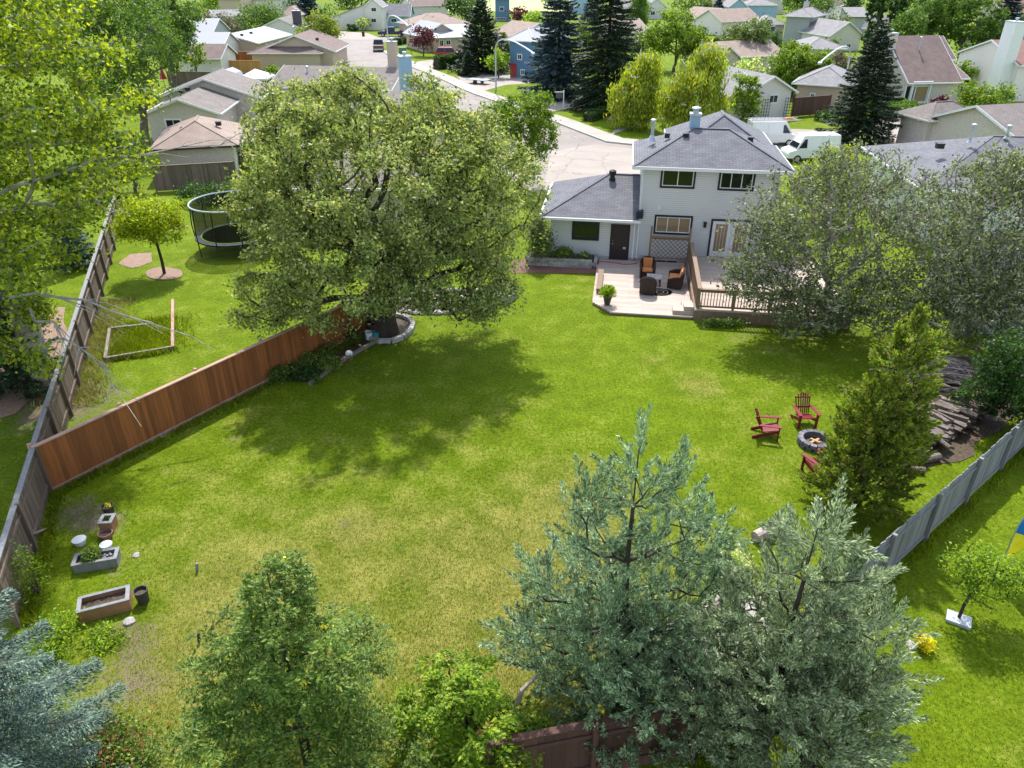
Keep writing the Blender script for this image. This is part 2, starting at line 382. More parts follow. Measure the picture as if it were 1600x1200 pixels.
lf['olive'] = leafM('leaf_dull', [(.05, .08, .025), (.085, .125, .04), (.13, .17, .055)], .3)
lf['birch'] = leafM('leaf_birch', [(.09, .15, .015), (.16, .22, .02), (.26, .29, .025), (.34, .30, .05)], .4)
lf['purple'] = leafM('leaf_purple', [(.05, .015, .022), (.09, .028, .035), (.13, .045, .045)], .3, (1.3, .8, .8))
lf['brown'] = leafM('leaf_brownish', [(.10, .085, .05), (.15, .12, .075), (.10, .12, .04)], .25, (1, 1, 1))
lf['cream'] = leafM('leaf_creamy', [(.12, .22, .03), (.35, .38, .14), (.6, .58, .36)], .35)
lf['dark'] = leafM('leaf_dark', [(.015, .040, .010), (.03, .070, .014), (.05, .10, .018)], .3)
lf['redfl'] = leafM('flower_dull_red', [(.20, .05, .03), (.28, .09, .06)], .2, (1, 1, 1))
lf['gold'] = leafM('leaf_gold', [(.45, .34, .005), (.65, .50, .01), (.80, .62, .02)], .35, (1.1, 1.1, .4))
lf['pinkfl'] = leafM('flower_orange_pink', [(.45, .14, .07), (.50, .22, .12)], .3, (1, 1, 1))
lf['grass'] = leafM('grass_blades', [(.06, .10, .003), (.10, .155, .004), (.155, .20, .006), (.20, .22, .015)], .35, (1.3, 1.3, .4), clump=.5)
lf['hay'] = leafM('dry_blades', [(.14, .16, .025), (.21, .20, .06), (.27, .23, .10)], .3, (1.1, 1.1, .8))
# ------------------------------------------------------------------ plants
def unit(v): return v / np.maximum(np.linalg.norm(v, axis=1, keepdims=True), 1e-9)
def leafquads(C, L, W, D=None, spread=1.0, up=.35):
    """rhombus leaves centred on C; D: main direction of each leaf"""
    n = len(C); d = unit(rng.normal(size=(n, 3)))
    if D is not None: d = unit(D + d * spread)
    nn = rng.normal(size=(n, 3)); nn[:, 2] = np.abs(nn[:, 2]) + up
    b = unit(np.cross(nn, d)); s = rng.uniform(.5, 1.5, (n, 1))
    V = np.empty((n, 4, 3)); V[:, 0] = C - d * L/2 * s; V[:, 1] = C + b * W/2 * s; V[:, 2] = C + d * L/2 * s; V[:, 3] = C - b * W/2 * s
    return V.reshape(-1, 3)
def skeleton(trunk, tips, r0, sag=.1, seg=4, wob=.12, power=.5, pw=.35, rt=.012):
    """limbs from a trunk polyline out to every tip; each tip starts from the cheapest point of what has grown so far"""
    pos = [np.array(p, float) for p in trunk]; par = [-1] + list(range(len(trunk)-1))
    plen = [0.0]
    for i in range(1, len(trunk)): plen.append(plen[-1] + np.linalg.norm(pos[i]-pos[i-1]) * .3)
    start = max(1, int(len(trunk) * .45)); top = pos[-1]
    order = np.argsort(np.linalg.norm(tips - pos[start], axis=1)); tipidx = []
    for k in order:
        t = tips[k]; A = np.array(pos[start:]); dd = np.linalg.norm(A - t, axis=1) + pw * np.array(plen[start:]) + .9 * np.maximum(0, A[:, 2] - t[2])
        j = int(np.argmin(dd)) + start; a = pos[j]; d = t - a; ln = np.linalg.norm(d); prev = j
        n = max(2, min(seg, int(ln / .5) + 1)); off = rng.normal(size=3) * wob * ln
        for q in range(1, n + 1):
            u = q / n; p = a + d * u + off * math.sin(math.pi * u) * .6; p[2] += sag * ln * math.sin(math.pi * u)
            pos.append(p); par.append(prev); plen.append(plen[prev] + ln / n); prev = len(pos) - 1
        tipidx.append(prev)
    cnt = np.zeros(len(pos)); cnt[tipidx] += 1
    for i in range(len(pos)-1, 0, -1): cnt[par[i]] += cnt[i]
    rad = np.maximum(rt, r0 * (cnt / max(cnt[start], 1)) ** power)
    for i in range(len(trunk)): rad[i] = max(rad[i], r0 * (1.25 - .25 * i / len(trunk))) if i <= start else rad[i]
    return np.array(pos), np.array(par), rad, np.array(tipidx), cnt
def limbs(pos, par, rad, name, mat, parent, n=5, minr=0, skip=None):
    idx = np.arange(1, len(pos)); idx = idx[rad[idx] >= minr]
    a = pos[par[idx]]; b = pos[idx]; d = unit(b - a); ref = np.tile([[.31, .22, .93]], (len(idx), 1)); t = unit(np.cross(d, ref)); q = np.cross(d, t)
    ang = 2 * np.pi * np.arange(n) / n; ring = t[:, None] * np.cos(ang)[None, :, None] + q[:, None] * np.sin(ang)[None, :, None]
    ra = np.minimum(rad[par[idx]], rad[idx] * 1.45)[:, None, None]; rb = rad[idx][:, None, None]
    A = a[:, None] + ring * ra; B = b[:, None] + ring * rb * .98
    V = np.concatenate([A, B], axis=1).reshape(-1, 3)
    base = (np.arange(len(idx)) * 2 * n)[:, None, None]; k = np.arange(n)
    fq = np.stack([k, (k+1) % n, n + (k+1) % n, n + k], axis=1)[None] + base; fq = fq.reshape(-1, 4)
    me = bpy.data.meshes.new(name); me.vertices.add(len(V)); me.vertices.foreach_set('co', V.astype(np.float32).ravel())
    me.loops.add(fq.size); me.loops.foreach_set('vertex_index', fq.astype(np.int32).ravel())
    me.polygons.add(len(fq)); me.polygons.foreach_set('loop_start', np.arange(0, fq.size, 4, dtype=np.int32))
    me.polygons.foreach_set('loop_total', np.full(len(fq), 4, dtype=np.int32)); me.update(calc_edges=True)
    me.polygons.foreach_set('use_smooth', np.ones(len(fq), dtype=bool)); me.materials.append(mat)
    o = bpy.data.objects.new(name, me); col.objects.link(o); o.parent = parent; return o
def shell(ells, n, inner=.5):
    """points through the outer part of a union of ellipsoids (cx,cy,cz,rx,ry,rz)"""
    wt = np.array([e[3]*e[4]*e[5] for e in ells]) ** .67; wt /= wt.sum(); out = []
    while len(out) < n:
        e = ells[rng.choice(len(ells), p=wt)]; d = rng.normal(size=3); d /= np.linalg.norm(d)
        r = inner + (1-inner) * rng.random() ** .6
        p = np.array(e[:3]) + d * r * np.array(e[3:]) * (1 + .10 * rng.normal())
        if any(q is not e and (((p - np.array(q[:3])) / np.array(q[3:])) ** 2).sum() < inner**2 * .8 for q in ells): continue
        if p[2] < .3: continue
        out.append(p)
    return np.array(out)
def tree(label, loc, ells, trunk, leaf, r0=.3, ntips=400, nleaf=40000, L=.14, W=.08, sig=.3, bark='bark', name='tree', cat='tree', group=None,
         inner=.5, sag=.08, hang=0, along=.5, minr=0, wob=.12, leafD=None, extra=None, keep=None, leafname='crown', rt=.012, squash=.7, tipoff=0):
    t = thing(name, label, cat, (*loc[:2], 0), 0, group)
    tips = shell(ells, ntips, inner)
    if keep is not None: tips = tips[keep(tips)]
    pos, par, rad, ti, cnt = skeleton(trunk, tips, r0, sag, wob=wob, rt=rt)
    limbs(pos, par, rad, 'trunk', mt[bark], t, 6, minr)
    thin = np.where((cnt <= 3) & (np.arange(len(pos)) > len(trunk)))[0]
    leafy = ti if tipoff == 0 else ti[rng.random(len(ti)) > tipoff]
    pick = np.where(rng.random(nleaf) < along, rng.choice(thin if len(thin) else ti, nleaf), rng.choice(leafy, nleaf))
    f = rng.random((nleaf, 1)); C = pos[pick] * f + pos[par[pick]] * (1 - f)
    csz = rng.uniform(.55, 1.35, len(pos))[pick][:, None]
    C = C + rng.normal(size=(nleaf, 3)) * sig * csz * np.array([1, 1, squash])
    if hang: C[:, 2] -= rng.random(nleaf) ** 1.0 * hang * rng.uniform(.3, 1.2, len(pos))[pick]
    C = C[C[:, 2] > .1]
    V = leafquads(C, L, W, None if leafD is None else np.tile(leafD, (len(C), 1)), 1.0)
    fast_mesh(leafname, V, 4, lf[leaf], t)
    if extra: 
        en, eleaf, esz = extra; q = rng.choice(ti, en)
        fast_mesh('blossom', leafquads(pos[q] + rng.normal(size=(en, 3)) * sig * .6 + [0, 0, sig * .4], esz, esz * .8), 4, lf[eleaf], t)
    return t
def btree(label, base, top, wpx, leaf, dens=1.0, trunkf=.25, depth=1.0, name='tree', cat='tree', group=None, bark='bark', lobes=7, hang=0, b=None, lsz=1.0, **kw):
    """a tree or bush by the ground point it stands on, its height and its width"""
    b = b or P(*base); h = hgt(b, top); f = dist(b, h * .5); r = wpx / 2 / F * f
    z0 = h * trunkf; cz = (z0 + h) / 2; rz = (h - z0) / 2
    rl = random.Random(int(base[0] * 7 + base[1])); ells = [(0, 0, cz, r * .72, r * .72 * depth, rz * .85)]
    for k in range(lobes):
        a = rl.random() * 6.28; e = rl.uniform(-.7, .85); s = rl.uniform(.3, .5)
        ells.append((math.cos(a) * r * (1 - s) * math.sqrt(1 - e*e*.6), math.sin(a) * r * depth * (1 - s) * math.sqrt(1 - e*e*.6), cz + e * rz * (1 - s * .8), r * s, r * s * depth, rz * s * .9))
    loc = (b[0], b[1])
    ext = f / F * 1.5625  # metres per render pixel
    L = max(.09, 2.3 * ext) * lsz; area = (r * 2 / ext) * (rz * 2 / ext)
    n = int(min(26000, max(900, area * 1.5 * dens)))
    nt = int(min(260, max(24, area / 22)))
    t = thing(name, label, cat, (b[0], b[1], 0), 0, group)
    tips = shell(ells, nt, .55)
    pos, par, rad, ti, cnt = skeleton([(0,0,-.1), (0,0,z0*.5+.05), (0.02*h,0,z0+.1), (0,0.02*h,cz)], tips, max(.04, h * .022), .06, rt=max(.012, .3*ext) if bark != 'none' else .01)
    limbs(pos, par, rad, 'trunk', mt[bark], t, 5)
    sg = r / math.sqrt(nt) * kw.get('sg', 1.15)
    q = rng.choice(ti, n); csz = rng.uniform(.6, 1.3, len(pos))[q][:, None]
    C = pos[q] + rng.normal(size=(n, 3)) * sg * csz * [1, 1, .7]
    if hang: C[:, 2] -= rng.random(n) * hang * rng.uniform(.2, 1.2, len(pos))[q]
    C = C[C[:, 2] > .05]
    D = np.tile([0, 0, -1.0], (len(C), 1)) if hang else None
    fast_mesh('crown', leafquads(C, L * (1.6 if hang else 1), L * .62 * (.7 if hang else 1), D, .5), 4, lf[leaf], t)
    return t
def hedge(label, a, b2, wdt, h, leaf, name='hedge', cat='hedge', dens=1.0, group=None):
    a = Vector(a); b2 = Vector(b2); mid = (a + b2) / 2; d = b2 - a; ln = d.length; rz = math.atan2(d.y, d.x)
    t = thing(name, label, cat, (mid.x, mid.y, 0), rz, group)
    ext = dist(mid, h) / F * 1.5625; L = max(.07, 2 * ext); n = int(min(20000, max(700, 900 * dens * ln * (wdt + h) * (.12 / L) ** 2 * 1.4)))
    f = rng.integers(0, 3, n); u = rng.random((n, 3)); C = np.empty((n, 3))
    C[:, 0] = (u[:, 0] - .5) * ln; C[:, 1] = np.where(f == 0, (u[:, 1] - .5) * wdt, np.where(f == 1, -wdt/2, wdt/2)); C[:, 2] = np.where(f == 0, h, u[:, 2] * h)
    C += rng.normal(size=(n, 3)) * .07 * np.array([1, 1, 1.2]); C[:, 2] += .10 * np.sin(C[:, 0] * 3.1)
    fast_mesh('foliage', leafquads(np.abs(C) * [0, 0, 1] + C * [1, 1, 0], L, L * .6), 4, lf[leaf], t)
    m = MB(); m.box(-ln/2 + .1, ln/2 - .1, -wdt/2 + .1, wdt/2 - .1, 0, h - .12); m.build('stems', mt['bark_dk'], t); return t
def spruce(label, b, h, r, leaf='spruce', step=.42, nb=7, per=60, L=.4, W=.13, z0=.06, droop=.28, bark='bark_dk', group=None, name='spruce_tree', power=.85, gap=.0, cat='tree'):
    t = thing(name, label, cat, (b[0], b[1], 0), 0, group)
    tp, tr = [], []; Cs, Ds = [], []; mb = MB(); mb.tube([(0,0,-.1), (0,0,h*.5), (0,0,h*.985)], [h*.018, h*.011, .015], 7)
    z = h * z0
    while z < h * .985:
        k = max(0, 1 - z / h); LL = r * k ** power + .12
        for i in range(nb):
            a = 2 * math.pi * (i + rng.random() * .8) / nb + z * 1.7; l = LL * rng.uniform(.78, 1.12)
            dirv = np.array([math.cos(a), math.sin(a), 0]); lat = np.array([-math.sin(a), math.cos(a), 0]); up = .45 * (z / h) ** 2
            n = int(per * (l / r) ** 1.3 * rng.uniform(.8, 1.2)) + 6; u = rng.random(n) ** .75
            u = .12 + .88 * u; s = rng.normal(size=n) * (.16 * l * (1.12 - u) + .06 * min(1, l)); 
            zz = z + l * (-droop * u - .1 * u * u + .20 * u ** 3 + up * u) - np.abs(s) * .35 - rng.random(n) * .10 * l * .6 + (rng.random() - .5) * step * .6
            C = dirv[None] * (u * l)[:, None] + lat[None] * s[:, None]; C[:, 2] = zz
            D = dirv[None] * .8 + lat[None] * np.sign(s)[:, None] * .7 + np.array([[0, 0, -.15 + up]])
            Cs.append(C); Ds.append(D)
            if l > .5:
                q = [dirv * (l * uu) + np.array([0, 0, z + l * (-droop * uu - .1*uu*uu + .2*uu**3 + up * uu) - .03]) for uu in (0, .5, .9)]
                mb.tube(q, [max(.012, l * .014), max(.008, l * .008), .005], 3, False)
        z += step * rng.uniform(.8, 1.2) * (1 - .35 * z / h)
    C = np.concatenate(Cs); D = np.concatenate(Ds); ok = C[:, 2] > .08; C, D = C[ok], D[ok]
    mb.build('trunk', mt[bark], t)
    fast_mesh('crown', leafquads(C, L, W, D, .45, 1.0), 4, lf[leaf], t); return t
def juniper(label, b, cones, leaf='juniper', nplume=700, per=150, L=.12, W=.034, pl=(.4, .85), trunk_r=.16, bark='bark_dk', name='juniper_tree', upf=.95, group=None, thick=.15, cat='tree'):
    """cones (dx,dy,ztop,zlow,R): leaders of the shrub; plumes of scale foliage point up and outwards from each"""
    t = thing(name, label, cat, (b[0], b[1], 0), 0, group); bases, Cs, Ds = [], [], []
    wt = np.array([c[4] * (c[2]-c[3]) for c in cones]); wt /= wt.sum()
    for k in range(nplume):
        c = cones[rng.choice(len(cones), p=wt)]; u = rng.random() ** 1.15; z = c[3] + (c[2] - c[3] - .3) * u
        Rz = c[4] * (1 - u) ** .75 + .05; a = rng.random() * 6.283; rr = Rz * (.35 + .65 * rng.random() ** .55)
        p = np.array([c[0] * (.4 + .6 * min(1, z / c[2] + .2)) + math.cos(a) * rr, c[1] * (.4 + .6 * min(1, z / c[2] + .2)) + math.sin(a) * rr, z])
        ax = np.array([math.cos(a) * .75, math.sin(a) * .75, upf]) + rng.normal(size=3) * .22
        if u > .93: ax = np.array([0, 0, 1.0]) + rng.normal(size=3) * .15
        ax /= np.linalg.norm(ax); ln = rng.uniform(*pl); n = int(per * rng.uniform(.6, 1.2) * ln / pl[1])
        s = rng.random(n) ** .9; w = thick * ln / .7 * (np.sin(np.pi * (s * .82 + .12))) ; o = unit(rng.normal(size=(n, 3)))
        o = o - ax[None] * (o @ ax)[:, None]
        Cs.append(p[None] + ax[None] * (s * ln)[:, None] + o * w[:, None] * rng.random((n, 1)) ** .6); Ds.append(ax[None] * 1.0 + o * .6); bases.append(p)
    C = np.concatenate(Cs); D = np.concatenate(Ds)
    tips = np.array(bases)[:: max(1, nplume // 260)]
    zt = max(c[2] for c in cones)
    pos, par, rad, ti, cnt = skeleton([(0,0,-.1), (0,0,.5), (0,0,1.2), (0.05,0,zt*.35), (0,.05,zt*.55), (0,0,zt*.75), (0,0,zt*.93)], tips, trunk_r, -.02)
    limbs(pos, par, rad, 'trunk', mt[bark], t, 5)
    fast_mesh('crown', leafquads(C, L, W, D, .35, .2), 4, lf[leaf], t); return t
def bush(label, b, r, h, leaf, n=3000, L=.08, name='bush', cat='bush', group=None, ry=None, extra=None, stems=14, squash=1):
    t = thing(name, label, cat, (b[0], b[1], b[2] if len(b) > 2 else 0), 0, group); ry = ry or r
    mb = MB(); tips = []
    for k in range(stems):
        a = rng.random() * 6.28; rr = rng.random() ** .5; p = (math.cos(a)*rr*r*.85, math.sin(a)*rr*ry*.85, h * (1 - .5 * rr * rr) * rng.uniform(.75, 1))
        mb.tube([(math.cos(a)*.1*r, math.sin(a)*.1*ry, 0), (p[0]*.6, p[1]*.6, p[2]*.5), p], [.012 + h*.006, .008, .004], 4, False); tips.append(p)
    mb.build('stems', mt['bark'], t); tips = np.array(tips)
    q = rng.integers(0, stems, n); C = tips[q] + rng.normal(size=(n, 3)) * [r*.24, ry*.24, h*.13]
    low = rng.random(n) < .45; C[low, 2] *= rng.random(low.sum()) * .9 + .1
    C[:, 2] = np.abs(C[:, 2]) + .01
    fast_mesh('foliage', leafquads(C, L, L * .55), 4, lf[leaf], t)
    if extra:
        en, el, es = extra; q = rng.integers(0, stems, en)
        fast_mesh('blossom', leafquads(tips[q] + rng.normal(size=(en, 3)) * [r*.2, ry*.2, h*.06] + [0, 0, h*.1], es, es*.8), 4, lf[el], t)
    return t
#@@SETTING@@

# ------------------------------------------------------------------ the ground and what is laid on it
def sheet(name, pts, z, mat, jag=0, sub=0, kind='structure', label=None, cat=None):
    pts = [Vector((p[0], p[1])) for p in pts]; out = []
    for i, a in enumerate(pts):
        b = pts[(i+1) % len(pts)]; k = max(1, int((b-a).length / sub)) if sub else 1
        for q in range(k):
            p = a.lerp(b, q / k)
            if jag: p = p + Vector((random.uniform(-jag, jag), random.uniform(-jag, jag)))
            out.append((p.x, p.y, z))
    m = MB(); m.add(out, [tuple(range(len(out)))]); o = m.build(name, mat); 
    if o.data.polygons and o.data.polygons[0].normal.z < 0: o.data.flip_normals()
    return tag(o, label, cat, None, kind)
g = MB(); g.add([(-700, -40, 0), (700, -40, 0), (700, 1300, 0), (-700, 1300, 0)], [(0,1,2,3)])
tag(g.build('ground', mt['ground']), 'green lawn and yards of the neighbourhood', None, None, 'structure')
rE = [(1010,226),(988,226),(950,222),(905,205),(872,192),(742,147),(725,140),(687,122),(662,112),(637,102),(612,90),(600,80),(590,72),(600,66),(660,64),(700,60),(700,52),(640,56)]
rW = [(530,58),(520,70),(540,100),(585,128),(640,165),(700,200),(760,240),(790,275),(830,300),(1010,300)]
sheet('road', [P(*p) for p in rE] + [P(*p) for p in rW], .012, mt['road'])
def strip(name, px, wd, z, mat, side=1):
    q = [P(*p) for p in px]; L = []
    for i, p in enumerate(q):
        d = (q[min(i+1, len(q)-1)] - q[max(i-1, 0)]).normalized(); n = Vector((-d.y, d.x, 0)) * side; L.append(p + n * wd)
    m = MB(); n = len(q)
    for i in range(n-1): m.prism([q[i], q[i+1], L[i+1], L[i]], 0, z)
    return tag(m.build(name, mat), None, None, None, 'structure')
strip('sidewalk', [(988,226),(950,222),(905,205),(872,192),(742,147),(725,140),(687,122),(662,112),(637,102),(612,90),(600,80)], 1.9, .12, mt['conc'], -1)
strip('curb', [(988,226.5),(950,222.5),(905,205.5),(872,192.4),(742,147.3),(725,140.3),(687,122.2),(662,112.2),(637,102.2),(612,90.2),(600,80.2)], -.22, .15, mt['curb'], -1)
for k, poly in enumerate([[(848,300),(862,236),(930,226),(1002,234),(1010,300)], [(712,118),(760,108),(800,118),(826,120),(835,130),(790,133),(742,146)],
     [(637,101),(655,96),(720,88),(730,92),(662,111)], [(1372,182),(1388,178),(1456,202),(1456,250),(1330,236)], [(1190,200),(1330,205),(1345,235),(1200,250)],
     [(345,203),(395,196),(440,205),(400,225),(350,222)], [(835,145),(905,150),(910,165),(862,175),(820,160)], [(528,48),(575,52),(600,62),(530,62)]]):
    sheet('driveway', [P(*p) for p in poly], .02 + .004 * (k % 2), mt['drive'])
sheet('path', [P(*p) for p in [(955,212),(962,208),(1050,184),(1046,181),(958,204)]], .02, mt['conc'])
sheet('path', [P(*p) for p in [(798,427),(800,404),(940,413),(935,428)]], .02, mt['brickpath'])
sheet('patio', [P(*p) for p in [(1015,1035),(1110,968),(1180,925),(1250,990),(1260,1140),(1130,1125),(1060,1080)]], .02, mt['gravel'], .06, .4)
sheet('soil', [P(*p) for p in [(380,590),(430,560),(540,505),(600,505),(590,535),(560,555),(490,600)]], .02, mt['soil'], .08, .4)
sheet('soil', [P(*p) for p in [(600,540),(560,520),(575,495),(612,492),(646,505),(640,525),(620,535)]], .03, mt['soil'])
sheet('soil', [P(*p) for p in [(-90,500),(70,470),(112,500),(95,560),(80,610),(20,650),(-90,680)]], .02, mt['mulch'], .3, .8)
sheet('soil', [P(*p) for p in [(1415,560),(1530,560),(1600,640),(1500,720),(1415,740),(1400,640)]], .02, mt['soil'], .2, .6)
sheet('dirt', [P(*p) for p in [(200,398),(235,395),(238,410),(205,420),(188,412)]], .02, mt['mulch'], .1, .4)
sheet('mulch', [P(257+29*math.cos(a), 428+10*math.sin(a)) for a in np.linspace(0, 6.28, 20, endpoint=False)], .03, mt['mulch'], .04, .3)
sheet('soil', [P(*p) for p in [(860,145),(960,165),(990,178),(960,190),(860,160)]], .015, mt['mulch'], .2, 1)
sheet('field', [P(700,18), P(900,18), P(900,-10), P(700,-10)], .05, M('far_field', (.45,.48,.16)))
# ------------------------------------------------------------------ houses
class Face:
    """a wall face of a house: turns (along, height, outwards) into the house's own frame"""
    def __init__(s, kind, w=0, y0=0, x0=0): s.k, s.w, s.y0, s.x0 = kind, w, y0, x0
    def pt(s, u, z, o):
        return {'f': (u, s.y0 - o, z), 'r': (s.w + o, u, z), 'l': (s.x0 - o, u, z)}[s.k]
    def bx(s, m, u0, u1, z0, z1, o0, o1):
        a = s.pt(u0, z0, o0); b = s.pt(u1, z1, o1); q = [sorted((a[i], b[i])) for i in range(3)]
        m.box(*q[0], *q[1], *q[2])
def window(par, fc, u0, u1, z0, z1, trim=.09, trimm='white', sash='white', glass='glass', mull=1, bars=0, kind='window'):
    if u0 > u1: u0, u1 = u1, u0
    if z0 > z1: z0, z1 = z1, z0
    m = MB(); t = trim
    fc.bx(m, u0-t, u0, z0-t, z1+t, .0, .05); fc.bx(m, u1, u1+t, z0-t, z1+t, .0, .05)
    fc.bx(m, u0, u1, z1, z1+t, .0, .05); fc.bx(m, u0, u1, z0-t, z0, .0, .06)
    w = m.build(kind, mt[trimm], par); s = MB(); q = .045
    fc.bx(s, u0, u0+q, z0, z1, .0, .035); fc.bx(s, u1-q, u1, z0, z1, .0, .035); fc.bx(s, u0+q, u1-q, z1-q, z1, .0, .035); fc.bx(s, u0+q, u1-q, z0, z0+q, .0, .035)
    for k in range(mull):
        c = u0 + (u1-u0) * (k+1) / (mull+1); fc.bx(s, c-q/2, c+q/2, z0+q, z1-q, .0, .034)
    for k in range(bars):
        c = u0 + (u1-u0) * (k+1) / (bars+1); fc.bx(s, c-.01, c+.01, z0+q, z1-q, .0, .022)
        c = z0 + (z1-z0) * (k+1) / (bars+1)
        if k % 2 == 0: fc.bx(s, u0+q, u1-q, c-.01, c+.01, .0, .021)
    s.build('frame', mt[sash], w); g = MB(); fc.bx(g, u0+.01, u1-.01, z0+.01, z1-.01, -.01, .012); g.build('pane', mt[glass], w)
    return w
def roofs(wm, rm, tm, x0, x1, y0, y1, h, kind, rise, oh=.5, th=.13, z0=0):
    """adds one wing: walls to wm, roof to rm, fascia and gutters to tm"""
    wm.box(x0, x1, y0, y1, z0, h)
    def slab(q):
        lo = [(p[0], p[1], p[2]-th) for p in q]; rm.add(q + lo, [(0,1,2,3),(7,6,5,4),(0,4,5,1),(1,5,6,2),(2,6,7,3),(3,7,4,0)])
    if kind == 'hip':
        X0, X1, Y0, Y1 = x0-oh, x1+oh, y0-oh, y1+oh; W, D = X1-X0, Y1-Y0; z = h + th; zr = z + rise
        if W >= D: a = ((X0+D/2), (Y0+Y1)/2, zr); b = ((X1-D/2), (Y0+Y1)/2, zr)
        else: a = ((X0+X1)/2, Y0+W/2, zr); b = ((X0+X1)/2, Y1-W/2, zr)
        e = [(X0,Y0,z),(X1,Y0,z),(X1,Y1,z),(X0,Y1,z)]; lo = [(p[0],p[1],h) for p in e]
        vs = e + lo + [a, b]
        if W >= D: fs = [(0,1,9,8),(2,3,8,9),(1,2,9),(3,0,8)]
        else: fs = [(0,1,8),(2,3,9),(1,2,9,8),(3,0,8,9)]
        rm.add(vs, fs + [(7,6,5,4)])
        for p, q in ((0,1),(1,2),(2,3),(3,0)):
            tm.bar((e[p][0], e[p][1], h+th/2), (e[q][0], e[q][1], h+th/2), .1, th)
        hw = .09
        for p, q in ((e[0], a), (e[1], b if W >= D else a), (a, b)):
            rm.bar((p[0], p[1], p[2]+.012), (q[0], q[1], q[2]+.012), .16, .03)
    elif kind == 'gable_x':
        ym = (y0+y1)/2; s = rise / (ym-y0); X0, X1 = x0-oh*.7, x1+oh*.7; e0 = h - s*oh + th; zr = h + rise + th
        slab([(X0, y0-oh, e0), (X1, y0-oh, e0), (X1, ym, zr), (X0, ym, zr)]); slab([(X0, ym, zr), (X1, ym, zr), (X1, y1+oh, e0), (X0, y1+oh, e0)])
        for x in (x0, x1): wm.add([(x, y0, h), (x, y1, h), (x, ym, h+rise)], [(0,1,2) if x == x1 else (0,2,1)])
        for y in (y0-oh, y1+oh): tm.bar((X0, y + (-.05 if y < ym else .05), e0-.07), (X1, y + (-.05 if y < ym else .05), e0-.07), .1, .13)
        for x in (X0-.02, X1+.02):
            for y in (y0-oh, y1+oh): tm.bar((x, y, e0-.07), (x, ym, zr-.07), .04, .18)
    elif kind == 'gable_y':
        xm = (x0+x1)/2; s = rise / (xm-x0); Y0, Y1 = y0-oh*.7, y1+oh*.7; e0 = h - s*oh + th; zr = h + rise + th
        slab([(x0-oh, Y1, e0), (x0-oh, Y0, e0), (xm, Y0, zr), (xm, Y1, zr)]); slab([(xm, Y1, zr), (xm, Y0, zr), (x1+oh, Y0, e0), (x1+oh, Y1, e0)])
        for y in (y0, y1): wm.add([(x0, y, h), (x1, y, h), (xm, y, h+rise)], [(0,1,2) if y == y0 else (0,2,1)])
        for x in (x0-oh, x1+oh): tm.bar((x + (-.05 if x < xm else .05), Y0, e0-.07), (x + (-.05 if x < xm else .05), Y1, e0-.07), .1, .13)
        for y in (Y0-.02, Y1+.02):
            for x in (x0-oh, x1+oh): tm.bar((x, y, e0-.07), (xm, y, zr-.07), .04, .18)
    elif kind == 'shed_x':
        e1 = h + rise; slab([(x0-oh, y0-oh, h), (x1, y0-oh, e1), (x1, y1+oh, e1), (x0-oh, y1+oh, h)])
        wm.add([(x0,y0,h),(x1,y0,h),(x1,y0,e1),(x0,y1,h),(x1,y1,h),(x1,y1,e1)], [(0,1,2),(3,5,4),(1,4,5,2)])
    elif kind == 'flat':
        rm.box(x0-oh, x1+oh, y0-oh, y1+oh, h, h+th)
